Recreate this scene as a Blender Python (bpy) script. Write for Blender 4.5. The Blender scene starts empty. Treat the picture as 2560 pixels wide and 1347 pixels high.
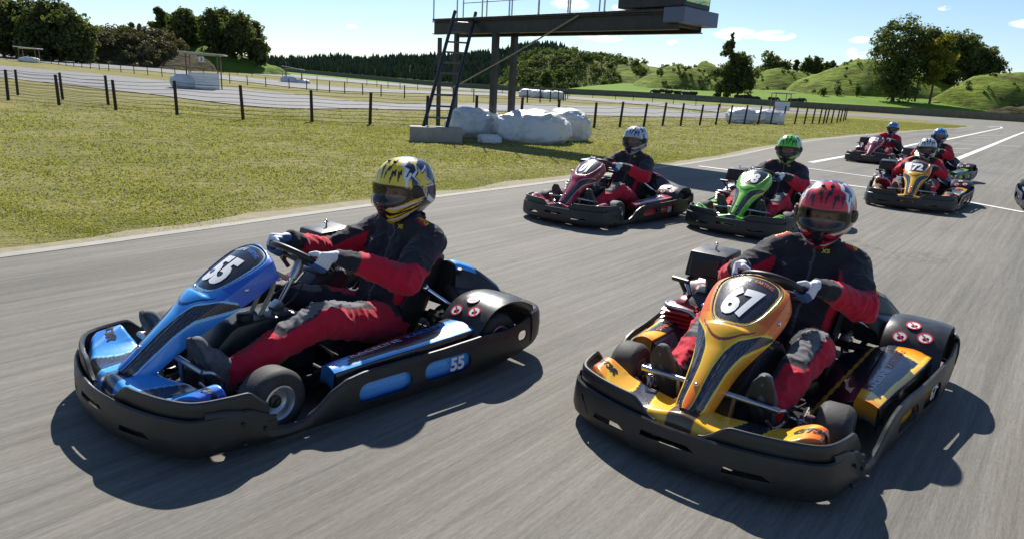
import bpy, bmesh, math, random
import numpy as np
from mathutils import Vector, Matrix, noise as mnoise
from mathutils.bvhtree import BVHTree

R = math.radians
sc = bpy.context.scene
col = sc.collection
random.seed(5)
rng = np.random.default_rng(5)

# ------------------------------------------------------------------ camera, sky, sun, exposure
FPX, PITCH, ROLL, CAMH = 1714.4, R(14.928), R(2.994), 1.395
IW, IH = 2560, 1347
fw = np.array([0, math.cos(PITCH), -math.sin(PITCH)])
rt = np.array([1.0, 0, 0])
up = np.array([0, math.sin(PITCH), math.cos(PITCH)])
RT = math.cos(ROLL) * rt + math.sin(ROLL) * up
UP = -math.sin(ROLL) * rt + math.cos(ROLL) * up
camd = bpy.data.cameras.new('camera')
camd.sensor_width = 36.0
camd.lens = FPX / IW * 36.0
camd.clip_start = 0.05
camd.clip_end = 6000
cam = bpy.data.objects.new('camera', camd)
M = Matrix.Identity(4)
for i in range(3):
    M[i][0], M[i][1], M[i][2] = RT[i], UP[i], -fw[i]
M[2][3] = CAMH
cam.matrix_world = M
col.objects.link(cam)
sc.camera = cam

SUN_EL, SUN_AZ = R(42.0), R(-5.8)
sc.view_settings.view_transform = 'Standard'
sc.view_settings.look = 'None'
sc.view_settings.exposure = 0.72
sc.view_settings.gamma = 1.0

world = bpy.data.worlds.new('World')
sc.world = world
world.use_nodes = True


def build_world():
    nt = world.node_tree
    nt.nodes.clear()
    out = nt.nodes.new('ShaderNodeOutputWorld')
    bg = nt.nodes.new('ShaderNodeBackground')
    bg.inputs['Strength'].default_value = 0.069
    sky = nt.nodes.new('ShaderNodeTexSky')
    sky.sky_type = 'NISHITA'
    sky.sun_disc = False
    sky.sun_elevation = SUN_EL
    sky.sun_rotation = SUN_AZ
    sky.altitude = 300
    sky.air_density = 1.0
    sky.dust_density = 0.15
    sky.ozone_density = 2.5
    tc = nt.nodes.new('ShaderNodeTexCoord')
    nz = nt.nodes.new('ShaderNodeTexNoise')
    mp = nt.nodes.new('ShaderNodeMapping')
    mp.inputs['Scale'].default_value = (1, 1, 2.6)
    nt.links.new(tc.outputs['Generated'], mp.inputs['Vector'])
    nt.links.new(mp.outputs[0], nz.inputs['Vector'])
    nz.inputs['Scale'].default_value = 46
    nz.inputs['Detail'].default_value = 6
    nz.inputs['Roughness'].default_value = 0.62
    total = None

    def math_(op, a, b=None, clamp=False):
        n = nt.nodes.new('ShaderNodeMath')
        n.operation = op
        n.use_clamp = clamp
        for k, s in enumerate((a, b)):
            if s is None:
                continue
            if isinstance(s, (int, float)):
                n.inputs[k].default_value = s
            else:
                nt.links.new(s, n.inputs[k])
        return n.outputs[0]
    # scattered fair-weather puffs: direction, half-width, half-height (radians)
    for (u, v, a, b) in [(1840, 86, .030, .0085), (1935, 90, .028, .007), (1505, 90, .034, .0085), (1640, 80, .022, .006), (2155, 101, .017, .0045),
                         (2142, 134, .013, .008), (1425, 12, .028, .008), (1565, 20, .02, .006), (2362, 21, .008, .003), (880, 67, .008, .003),
                         (1335, 88, .02, .005), (1680, 107, .008, .004), (1050, 128, .02, .006), (760, 110, .008, .003), (2600, 60, .03, .006)]:
        d = fw + RT * (u - IW / 2) / FPX + UP * (IH / 2 - v) / FPX
        d = d / np.linalg.norm(d)
        sd = np.cross(d, [0, 0, 1]); sd = sd / np.linalg.norm(sd)
        ud = np.cross(sd, d)
        outs = []
        for vec, s in ((sd, a), (ud, b)):
            n = nt.nodes.new('ShaderNodeVectorMath'); n.operation = 'DOT_PRODUCT'
            nt.links.new(tc.outputs['Generated'], n.inputs[0]); n.inputs[1].default_value = tuple(vec)
            q = math_('DIVIDE', n.outputs['Value'], s)
            outs.append(math_('MULTIPLY', q, q))
        n = nt.nodes.new('ShaderNodeVectorMath'); n.operation = 'DOT_PRODUCT'
        nt.links.new(tc.outputs['Generated'], n.inputs[0]); n.inputs[1].default_value = tuple(d)
        front = math_('GREATER_THAN', n.outputs['Value'], 0.9)
        r2 = math_('ADD', outs[0], outs[1])
        m = math_('SUBTRACT', 1.0, r2)
        m = math_('MAXIMUM', m, 0.0)
        m = math_('MULTIPLY', m, front)
        total = m if total is None else math_('MAXIMUM', total, m)
    e = math_('MULTIPLY', nz.outputs['Fac'], 4.2)
    e = math_('SUBTRACT', e, 1.55)
    mask = math_('MULTIPLY', math_('POWER', total, 0.6), e, True)
    mask = math_('MULTIPLY', mask, 1.5, True)
    mix = nt.nodes.new('ShaderNodeMix'); mix.data_type = 'RGBA'
    nt.links.new(mask, mix.inputs[0])
    tint = nt.nodes.new('ShaderNodeMix'); tint.data_type = 'RGBA'; tint.blend_type = 'MULTIPLY'
    tint.inputs[0].default_value = 1.0
    nt.links.new(sky.outputs[0], tint.inputs[6]); tint.inputs[7].default_value = (0.93, 0.98, 1.06, 1)
    nt.links.new(tint.outputs[2], mix.inputs[6])
    mix.inputs[7].default_value = (13, 13.3, 13.8, 1)
    nt.links.new(mix.outputs[2], bg.inputs['Color'])
    nt.links.new(bg.outputs[0], out.inputs[0])


build_world()
sund = bpy.data.lights.new('sun', 'SUN')
sund.energy = 4.8
sund.angle = R(0.53)
sund.color = (1.0, 0.95, 0.87)
sun = bpy.data.objects.new('sun', sund)
SDIR = Vector((math.sin(SUN_AZ) * math.cos(SUN_EL), math.cos(SUN_AZ) * math.cos(SUN_EL), math.sin(SUN_EL)))
sun.rotation_euler = SDIR.to_track_quat('Z', 'Y').to_euler()
col.objects.link(sun)

# ------------------------------------------------------------------ helpers


def sm(x):
    x = min(1.0, max(0.0, x))
    return x * x * (3 - 2 * x)


def ss(a, b, x):
    t = np.clip((x - a) / (b - a), 0, 1)
    return t * t * (3 - 2 * t)


def sp(t, w=10.0):
    if t > 4 * w:
        return t
    return w * math.log1p(math.exp(t / w)) - w * math.exp(-8) * 0 if t > -60 * w / 10 else 0.0


def G(x, y):
    """height of the land: flat round the track, gently rising to the left and beyond the wall"""
    z = 0.0
    if y > 5:
        a = max(0.0, -x - 20)
        z += 0.028 * a * a / (a + 8)
        b = max(0.0, y - 100)
        z += 0.006 * b * b / (b + 20)
        c = max(0.0, min(y, 300) - 135)
        z += 0.042 * c * c / (c + 15) * sm((x / y - 0.02) / 0.14) * (1 + 0.8 * sm((x - 50) / 50))
    return z


def ray(u, v):
    return fw + RT * (u - IW / 2) / FPX + UP * (IH / 2 - v) / FPX


def at(u, v, Y):
    q = ray(u, v)
    q = q * (Y / q[1])
    return Vector((q[0], q[1], q[2] + CAMH))


def gnd(u, v):
    """where the line of sight of photo pixel (u, v) meets the land"""
    q = ray(u, v)
    t, step = 2.0, 0.4
    while t < 900:
        p = q * t
        if p[2] + CAMH < G(p[0], p[1]):
            lo, hi = t - step, t
            for _ in range(18):
                m = (lo + hi) / 2
                p = q * m
                if p[2] + CAMH < G(p[0], p[1]):
                    hi = m
                else:
                    lo = m
            p = q * hi
            return Vector((p[0], p[1], p[2] + CAMH))
        t += step
    p = q * 500
    return Vector((p[0], p[1], G(p[0], p[1])))


def spot(u, vb, Y):
    p = at(u, vb, Y)
    return Vector((p.x, Y, G(p.x, Y)))


def crom(pts, n, closed=False):
    """Catmull-Rom curve through pts, n samples, roughly even by knot"""
    P = np.array(pts, float)
    N = len(P)
    out = []
    segs = N if closed else N - 1
    for i in range(n):
        t = i / (n if closed else n - 1) * segs
        k = min(int(t), segs - 1)
        f = t - k
        if closed:
            p0, p1, p2, p3 = (P[(k + j) % N] for j in (-1, 0, 1, 2))
        else:
            p1, p2 = P[k], P[k + 1]
            p0 = P[k - 1] if k > 0 else 2 * p1 - p2
            p3 = P[k + 2] if k + 2 < N else 2 * p2 - p1
        out.append(0.5 * ((2 * p1) + (-p0 + p2) * f + (2 * p0 - 5 * p1 + 4 * p2 - p3) * f * f + (-p0 + 3 * p1 - 3 * p2 + p3) * f ** 3))
    return np.array(out)


class MB:
    """collects shapes into one mesh"""

    def __init__(self):
        self.v, self.f, self.m = [], [], []
        self.mi = 0

    def add(self, vs, fs):
        o = len(self.v)
        self.v += [tuple(map(float, p)) for p in vs]
        self.f += [tuple(i + o for i in f) for f in fs]
        self.m += [self.mi] * len(fs)
        return self

    def box(self, c, s, rot=None, bev=0.0):
        bm = bmesh.new()
        bmesh.ops.create_cube(bm, size=1.0)
        for v in bm.verts:
            v.co = Vector((v.co.x * s[0], v.co.y * s[1], v.co.z * s[2]))
        if bev > 0:
            bmesh.ops.bevel(bm, geom=list(bm.edges), offset=bev, segments=2, affect='EDGES', profile=0.6)
        if rot is not None:
            bmesh.ops.transform(bm, matrix=rot.to_4x4(), verts=bm.verts)
        bm.verts.index_update()
        self.add([v.co + Vector(c) for v in bm.verts], [[v.index for v in f.verts] for f in bm.faces])
        bm.free()
        return self

    def hull(self, pts, bev=0.0):
        bm = bmesh.new()
        for p in pts:
            bm.verts.new(p)
        r = bmesh.ops.convex_hull(bm, input=bm.verts)
        bmesh.ops.dissolve_limit(bm, angle_limit=0.02, verts=bm.verts, edges=bm.edges)
        if bev > 0:
            bmesh.ops.bevel(bm, geom=list(bm.edges), offset=bev, segments=2, affect='EDGES', profile=0.6)
        bm.verts.index_update()
        self.add([v.co for v in bm.verts], [[v.index for v in f.verts] for f in bm.faces])
        bm.free()
        return self

    def tube(self, pts, r, n=10, smooth=0, caps=True, closed=False):
        P = crom(pts, smooth, closed) if smooth else np.array(pts, float)
        m = len(P)
        rr = r if hasattr(r, '__len__') else [r] * m
        if len(rr) != m:
            rr = np.interp(np.linspace(0, 1, m), np.linspace(0, 1, len(rr)), rr)
        vs, fs = [], []
        prev = None
        for i in range(m):
            if closed:
                t = P[(i + 1) % m] - P[i - 1]
            else:
                t = P[min(i + 1, m - 1)] - P[max(i - 1, 0)]
            t = t / (np.linalg.norm(t) + 1e-12)
            if prev is None:
                a = np.array([0, 0, 1.0]) if abs(t[2]) < 0.9 else np.array([1.0, 0, 0])
            else:
                a = prev
            b = np.cross(t, a); b /= np.linalg.norm(b) + 1e-12
            a = np.cross(b, t)
            prev = a
            for k in range(n):
                w = 2 * math.pi * k / n
                vs.append(P[i] + rr[i] * (math.cos(w) * a + math.sin(w) * b))
        for i in range(m if closed else m - 1):
            j = (i + 1) % m
            for k in range(n):
                k2 = (k + 1) % n
                fs.append((i * n + k, j * n + k, j * n + k2, i * n + k2))
        if caps and not closed:
            fs.append(tuple(range(n - 1, -1, -1)) if False else tuple(range(n)))
            fs.append(tuple((m - 1) * n + k for k in range(n - 1, -1, -1)))
        return self.add(vs, fs)

    def lathe(self, prof, c=(0, 0, 0), axis='Y', n=32, close=False):
        vs, fs = [], []
        m = len(prof)
        for (a, r) in prof:
            for k in range(n):
                w = 2 * math.pi * k / n
                if axis == 'Y':
                    vs.append((c[0] + r * math.cos(w), c[1] + a, c[2] + r * math.sin(w)))
                elif axis == 'Z':
                    vs.append((c[0] + r * math.cos(w), c[1] + r * math.sin(w), c[2] + a))
                else:
                    vs.append((c[0] + a, c[1] + r * math.cos(w), c[2] + r * math.sin(w)))
        for i in range(m if close else m - 1):
            j = (i + 1) % m
            for k in range(n):
                k2 = (k + 1) % n
                fs.append((i * n + k, i * n + k2, j * n + k2, j * n + k))
        return self.add(vs, fs)

    def ball(self, c, r, nu=14, nv=9, rot=None):
        r = r if hasattr(r, '__len__') else (r, r, r)
        vs, fs = [], []
        for j in range(nv + 1):
            p = math.pi * j / nv
            for i in range(nu):
                t = 2 * math.pi * i / nu
                q = Vector((r[0] * math.sin(p) * math.cos(t), r[1] * math.sin(p) * math.sin(t), r[2] * math.cos(p)))
                if rot is not None:
                    q = rot @ q
                vs.append(q + Vector(c))
        for j in range(nv):
            for i in range(nu):
                i2 = (i + 1) % nu
                fs.append((j * nu + i, (j + 1) * nu + i, (j + 1) * nu + i2, j * nu + i2))
        return self.add(vs, fs)

    def capsule(self, a, b, ra, rb, n=16):
        a, b = np.array(a, float), np.array(b, float)
        d = b - a
        L = np.linalg.norm(d); t = d / L
        pts, rr = [], []
        for k in range(5):
            w = math.pi / 2 * k / 5
            pts.append(a - t * ra * math.cos(w)); rr.append(max(1e-3, ra * math.sin(w)))
        pts.append(a); rr.append(ra)
        pts.append(b); rr.append(rb)
        for k in range(4, -1, -1):
            w = math.pi / 2 * k / 5
            pts.append(b + t * rb * math.cos(w)); rr.append(max(1e-3, rb * math.sin(w)))
        return self.tube(pts, rr, n)

    def mesh(self, name, smooth=True, angle=40):
        me = bpy.data.meshes.new(name)
        me.from_pydata(self.v, [], self.f)
        bm = bmesh.new(); bm.from_mesh(me)
        bmesh.ops.remove_doubles(bm, verts=bm.verts, dist=1e-5)
        bmesh.ops.recalc_face_normals(bm, faces=bm.faces)
        if smooth:
            for f in bm.faces:
                f.smooth = True
            ca = math.cos(R(angle))
            for e in bm.edges:
                if len(e.link_faces) == 2 and e.link_faces[0].normal.dot(e.link_faces[1].normal) < ca:
                    e.smooth = False
        bm.to_mesh(me); bm.free()
        return me

    def build(self, name, mat, parent=None, smooth=True, angle=40):
        return mkobj(name, self.mesh(name, smooth, angle), mat, parent)


def mkobj(name, me, mat=None, parent=None):
    o = bpy.data.objects.new(name, me)
    if mat is not None:
        mats = mat if isinstance(mat, (list, tuple)) else [mat]
        while len(me.materials) < len(mats):
            me.materials.append(None)
        for i, m in enumerate(mats):
            if me.materials[i] is None:
                me.materials[i] = m
            elif me.materials[i] != m:
                o.material_slots[i].link = 'OBJECT'
                o.material_slots[i].material = m
    if parent is not None:
        o.parent = parent
    col.objects.link(o)
    return o


def fast_mesh(name, V, F, nper, smooth=False):
    me = bpy.data.meshes.new(name)
    V = np.asarray(V, np.float32).reshape(-1, 3); F = np.asarray(F, np.int32).reshape(-1, nper)
    me.vertices.add(len(V)); me.vertices.foreach_set('co', V.ravel())
    me.loops.add(F.size); me.loops.foreach_set('vertex_index', F.ravel())
    me.polygons.add(len(F))
    me.polygons.foreach_set('loop_start', np.arange(len(F), dtype=np.int32) * nper)
    me.polygons.foreach_set('use_smooth', np.full(len(F), smooth))
    me.update(calc_edges=True)
    return me


def set_attr(me, name, C):
    """per-vertex colour attribute"""
    a = me.attributes.new(name, 'FLOAT_COLOR', 'POINT')
    C = np.asarray(C, np.float32)
    if C.shape[1] == 3:
        C = np.hstack([C, np.ones((len(C), 1), np.float32)])
    a.data.foreach_set('color', C.ravel())


def grid(fn, us, vs, flip=False):
    """mesh data of a surface fn(u, v); returns verts, faces, uv params"""
    V, UVp = [], []
    for u in us:
        for v in vs:
            V.append(fn(u, v)); UVp.append((u, v))
    F = []
    m = len(vs)
    for i in range(len(us) - 1):
        for j in range(m - 1):
            q = (i * m + j, (i + 1) * m + j, (i + 1) * m + j + 1, i * m + j + 1)
            F.append(q[::-1] if flip else q)
    return np.array(V), F, np.array(UVp)


def thing(name, label, cat, loc=(0, 0, 0), rz=0.0, group=None):
    o = bpy.data.objects.new(name, None)
    o.empty_display_size = 0.2
    col.objects.link(o)
    o.location = loc; o.rotation_euler = (0, 0, rz)
    return tag(o, label, cat, group)


def tag(o, label, cat, group=None):
    o['label'] = label; o['category'] = cat
    if group:
        o['group'] = group
    return o


def structure(o):
    o['kind'] = 'structure'
    return o


def evaluated(o, drop=()):
    """mesh of o with its modifiers applied; removes o and the helpers"""
    bpy.context.view_layer.update()
    dg = bpy.context.evaluated_depsgraph_get()
    me = bpy.data.meshes.new_from_object(o.evaluated_get(dg))
    for q in [o, *drop]:
        bpy.data.objects.remove(q)
    return me


def cut(me, cutters, thick=0.0):
    """solidify me, then cut the prisms (list of MB) out of it"""
    o = mkobj('work', me)
    if thick:
        s = o.modifiers.new('s', 'SOLIDIFY'); s.thickness = thick; s.offset = -1
    hs = []
    for c in cutters:
        h = mkobj('work', c.mesh('work', False))
        b = o.modifiers.new('b', 'BOOLEAN'); b.operation = 'DIFFERENCE'; b.solver = 'EXACT'; b.object = h
        hs.append(h)
    return evaluated(o, hs)


def shade(me, angle=35):
    bm = bmesh.new(); bm.from_mesh(me)
    ca = math.cos(R(angle))
    for f in bm.faces:
        f.smooth = True
    for e in bm.edges:
        if len(e.link_faces) == 2:
            e.smooth = e.link_faces[0].normal.dot(e.link_faces[1].normal) >= ca
    bm.to_mesh(me); bm.free()
    return me


# ------------------------------------------------------------------ materials
class NT:
    def __init__(self, name):
        self.m = bpy.data.materials.new(name)
        self.m.use_nodes = True
        self.t = self.m.node_tree
        self.p = self.t.nodes['Principled BSDF']

    def n(self, typ, **kw):
        x = self.t.nodes.new(typ)
        for k, v in kw.items():
            setattr(x, k, v)
        return x

    def l(self, a, b):
        self.t.links.new(a, b)

    def noise(self, scale, detail=4, rough=0.55, vec=None, dist=0.0):
        x = self.n('ShaderNodeTexNoise')
        x.inputs['Scale'].default_value = scale; x.inputs['Detail'].default_value = detail
        x.inputs['Roughness'].default_value = rough; x.inputs['Distortion'].default_value = dist
        if vec is not None:
            self.l(vec, x.inputs['Vector'])
        return x.outputs['Fac']

    def ramp(self, fac, stops):
        x = self.n('ShaderNodeValToRGB')
        e = x.color_ramp.elements
        while len(e) < len(stops):
            e.new(0.5)
        for i, (p, c) in enumerate(stops):
            e[i].position = p
            e[i].color = (*c, 1) if hasattr(c, '__len__') else (c, c, c, 1)
        self.l(fac, x.inputs[0])
        return x.outputs[0]

    def mix(self, f, a, b, blend='MIX'):
        x = self.n('ShaderNodeMix'); x.data_type = 'RGBA'; x.blend_type = blend
        for s, i in ((f, 0), (a, 6), (b, 7)):
            if isinstance(s, (int, float)):
                x.inputs[i].default_value = s
            elif isinstance(s, tuple):
                x.inputs[i].default_value = (*s, 1)
            else:
                self.l(s, x.inputs[i])
        return x.outputs[2]

    def math(self, op, a, b=0.0, clamp=False):
        x = self.n('ShaderNodeMath', operation=op, use_clamp=clamp)
        for k, s in enumerate((a, b)):
            if isinstance(s, (int, float)):
                x.inputs[k].default_value = s
            else:
                self.l(s, x.inputs[k])
        return x.outputs[0]

    def pos(self, scale=(1, 1, 1), rot=(0, 0, 0), obj=False):
        if obj:
            g = self.n('ShaderNodeTexCoord').outputs['Object']
        else:
            g = self.n('ShaderNodeNewGeometry').outputs['Position']
        if any(rot):
            m0 = self.n('ShaderNodeMapping'); m0.inputs['Rotation'].default_value = rot
            self.l(g, m0.inputs['Vector']); g = m0.outputs[0]
        mp = self.n('ShaderNodeMapping')
        mp.inputs['Scale'].default_value = scale
        self.l(g, mp.inputs['Vector'])
        return mp.outputs[0]

    def bump(self, h, s=0.3, d=0.01):
        b = self.n('ShaderNodeBump')
        b.inputs['Strength'].default_value = s; b.inputs['Distance'].default_value = d
        self.l(h, b.inputs['Height']); self.l(b.outputs[0], self.p.inputs['Normal'])

    def set(self, **kw):
        for k, v in kw.items():
            k = k.replace('_', ' ')
            i = self.p.inputs[k]
            if isinstance(v, tuple):
                i.default_value = (*v, 1) if len(v) == 3 else v
            elif isinstance(v, (int, float)):
                i.default_value = v
            else:
                self.l(v, i)
        return self


def simple(name, c, rough=0.5, metal=0.0, var=0.12, scale=30, coat=0.0, bump=0.0, obj=True, spec=0.5):
    t = NT(name)
    nz = t.noise(scale, 4, 0.6, t.pos(obj=obj))
    lo = tuple(x * (1 - var) for x in c); hi = tuple(min(1, x * (1 + var)) for x in c)
    t.set(Base_Color=t.ramp(nz, [(0.3, lo), (0.7, hi)]), Metallic=metal, Coat_Weight=coat)
    t.set(Roughness=t.math('ADD', t.math('MULTIPLY', nz, 0.16), rough - 0.08))
    t.p.inputs['Specular IOR Level'].default_value = spec
    if bump:
        t.bump(nz, bump, 0.004)
    return t.m


MT = {}
def plastic_material():
    t = NT('black_scuffed_plastic')
    a = t.noise(9, 4, 0.6, t.pos(obj=True)); b = t.noise(40, 4, 0.7, t.pos((0.5, 0.5, 5), obj=True)); f = t.noise(160, 2, 0.6, t.pos(obj=True))
    sc_ = t.math('MULTIPLY', t.ramp(b, [(0.56, 0.0), (0.68, 1.0)]), t.ramp(a, [(0.42, 0.0), (0.62, 1.0)]))
    c = t.mix(t.math('MULTIPLY', sc_, 0.6), (0.013, 0.013, 0.014), (0.075, 0.073, 0.07))
    c = t.mix(t.ramp(a, [(0.35, 0.0), (0.8, 0.35)]), c, (0.045, 0.042, 0.038))
    t.set(Base_Color=c, Roughness=t.ramp(a, [(0.3, 0.34), (0.7, 0.52)]))
    t.bump(t.math('ADD', f, sc_), 0.18, 0.002)
    return t.m


MT['plastic'] = plastic_material()
MT['plastic2'] = simple('satin_black_cover', (0.028, 0.028, 0.03), 0.33, var=0.25, scale=25, bump=0.05)
MT['seat'] = simple('seat_shell', (0.014, 0.014, 0.015), 0.45, var=0.3)
MT['rubber'] = simple('tyre_rubber', (0.035, 0.034, 0.033), 0.72, var=0.3, scale=45, bump=0.25)
MT['rim'] = simple('rim_alloy', (0.55, 0.55, 0.57), 0.38, metal=0.85, var=0.12, scale=20)
MT['steel'] = simple('bare_steel', (0.45, 0.45, 0.46), 0.3, metal=1.0, var=0.2, scale=15)
MT['chrome'] = simple('chrome', (0.75, 0.75, 0.76), 0.12, metal=1.0, var=0.08)
MT['darksteel'] = simple('painted_chassis', (0.03, 0.03, 0.033), 0.35, metal=0.3, var=0.3)
MT['engine_red'] = simple('engine_red_paint', (0.28, 0.01, 0.02), 0.35, var=0.3, scale=40, coat=0.3)
MT['tan'] = simple('tan_bracket', (0.42, 0.37, 0.27), 0.4, var=0.15)
MT['white'] = simple('white_vinyl', (0.8, 0.8, 0.8), 0.35, var=0.04)
MT['wlet'] = simple('white_lettering', (0.72, 0.74, 0.78), 0.35, var=0.04)
MT['olet'] = simple('orange_lettering', (0.75, 0.16, 0.03), 0.35, var=0.05)
MT['blet'] = simple('blue_lettering', (0.03, 0.2, 0.75), 0.35, var=0.05)
MT['klet'] = simple('black_lettering', (0.012, 0.012, 0.014), 0.35, var=0.05)
MT['ylet'] = simple('yellow_lettering', (0.75, 0.6, 0.04), 0.5, var=0.05)
MT['redvinyl'] = simple('red_vinyl', (0.6, 0.015, 0.03), 0.4, var=0.06)
MT['lining'] = simple('helmet_lining', (0.012, 0.012, 0.013), 0.9, var=0.3)


def paint_material(name, main, second, dark, line):
    """glossy kart bodywork: M.r blends main to second, M.g dark, M.b thin line, M.a carbon dots"""
    t = NT(name)
    a = t.n('ShaderNodeAttribute', attribute_name='M')
    s = t.n('ShaderNodeSeparateColor'); t.l(a.outputs['Color'], s.inputs[0])
    c = t.mix(s.outputs[0], main, second)
    vo = t.n('ShaderNodeTexVoronoi'); vo.inputs['Scale'].default_value = 95
    vo.inputs['Randomness'].default_value = 0.0
    t.l(t.pos((1, 1, 1), (0.4, 0.6, 0.3), obj=True), vo.inputs['Vector'])
    dots = t.math('MULTIPLY', t.math('SUBTRACT', 0.5, vo.outputs['Distance']), 5.0, True)
    hi = tuple(min(1, x * 3.2 + 0.028) for x in dark)
    dk = t.mix(t.math('MULTIPLY', dots, a.outputs['Alpha']), dark, hi)
    c = t.mix(s.outputs[1], c, dk)
    c = t.mix(s.outputs[2], c, line)
    nz = t.noise(6, 4, 0.6, t.pos(obj=True))
    sc_ = t.noise(70, 3, 0.7, t.pos((1, 8, 1), obj=True))
    t.set(Base_Color=t.mix(t.ramp(nz, [(0.45, 0.0), (0.85, 0.16)]), c, (0.2, 0.19, 0.17)))
    t.set(Roughness=t.ramp(sc_, [(0.35, 0.2), (0.75, 0.38)]), Coat_Weight=0.6, Coat_Roughness=0.08)
    t.p.inputs['Metallic'].default_value = 0.0
    return t.m


PAL = {
    'orange': paint_material('orange_yellow_bodywork', (0.90, 0.47, 0.02), (0.84, 0.15, 0.012), (0.012, 0.013, 0.028), (0.88, 0.68, 0.06)),
    'blue': paint_material('blue_bodywork', (0.06, 0.38, 0.92), (0.010, 0.10, 0.52), (0.01, 0.011, 0.018), (0.3, 0.62, 0.95)),
    'red': paint_material('red_bodywork', (0.42, 0.008, 0.03), (0.22, 0.004, 0.012), (0.014, 0.01, 0.012), (0.75, 0.3, 0.32)),
    'green': paint_material('green_bodywork', (0.17, 0.62, 0.04), (0.1, 0.4, 0.02), (0.012, 0.016, 0.02), (0.62, 0.75, 0.05)),
}


def helmet_material(name, main, navy, white):
    t = NT(name)
    a = t.n('ShaderNodeAttribute', attribute_name='M')
    s = t.n('ShaderNodeSeparateColor'); t.l(a.outputs['Color'], s.inputs[0])
    c = t.mix(s.outputs[0], navy, main)
    c = t.mix(s.outputs[1], c, (0.012, 0.012, 0.016))
    c = t.mix(s.outputs[2], c, white)
    t.set(Base_Color=c, Roughness=0.3, Coat_Weight=0.55, Coat_Roughness=0.05)
    return t.m


def suit_material():
    t = NT('racing_suit_cloth')
    a = t.n('ShaderNodeAttribute', attribute_name='Col')
    nz = t.noise(420, 2, 0.5, t.pos(obj=True))
    big = t.noise(18, 3, 0.6, t.pos(obj=True))
    c = t.mix(t.ramp(big, [(0.3, 0.0), (0.8, 0.35)]), a.outputs['Color'], t.mix(1.0, a.outputs['Color'], (1.5, 1.45, 1.4), 'MULTIPLY'))
    t.set(Base_Color=c, Roughness=0.85, Sheen_Weight=0.12, Sheen_Roughness=0.5)
    t.p.inputs['Specular IOR Level'].default_value = 0.25
    t.bump(t.math('ADD', t.math('MULTIPLY', nz, 0.15), big), 0.35, 0.008)
    return t.m


def attr_material(name, rough=0.6, bump=0.15, scale=200, sss=0.0):
    t = NT(name)
    a = t.n('ShaderNodeAttribute', attribute_name='Col')
    t.set(Base_Color=a.outputs['Color'], Roughness=rough)
    if sss:
        t.set(Subsurface_Weight=sss); t.p.inputs['Subsurface Radius'].default_value = (0.008, 0.003, 0.002)
    t.bump(t.noise(scale, 3, 0.6, t.pos(obj=True)), bump, 0.003)
    return t.m


MT['suit'] = suit_material()
MT['glove'] = attr_material('glove_fabric', 0.85, 0.3, 260)
MT['skin'] = attr_material('skin', 0.5, 0.05, 120, 0.08)
MT['shoe'] = simple('shoe_suede', (0.10, 0.10, 0.11), 0.8, var=0.35, scale=40, bump=0.3)
MT['sole'] = simple('shoe_sole', (0.035, 0.035, 0.037), 0.7, var=0.2)


def visor_material():
    m = bpy.data.materials.new('tinted_visor'); m.use_nodes = True
    t = m.node_tree; t.nodes.clear()
    out = t.nodes.new('ShaderNodeOutputMaterial')
    tr = t.nodes.new('ShaderNodeBsdfTransparent'); tr.inputs[0].default_value = (0.66, 0.63, 0.58, 1)
    gl = t.nodes.new('ShaderNodeBsdfGlossy'); gl.inputs['Roughness'].default_value = 0.03
    gl.inputs[0].default_value = (0.9, 0.92, 0.95, 1)
    fr = t.nodes.new('ShaderNodeFresnel'); fr.inputs[0].default_value = 1.55
    mx = t.nodes.new('ShaderNodeMixShader')
    t.links.new(fr.outputs[0], mx.inputs[0]); t.links.new(tr.outputs[0], mx.inputs[1]); t.links.new(gl.outputs[0], mx.inputs[2])
    t.links.new(mx.outputs[0], out.inputs[0])
    return m


MT['visor'] = visor_material()

TRK = R(51.8)   # direction of travel of the straight, measured from +X


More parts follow.
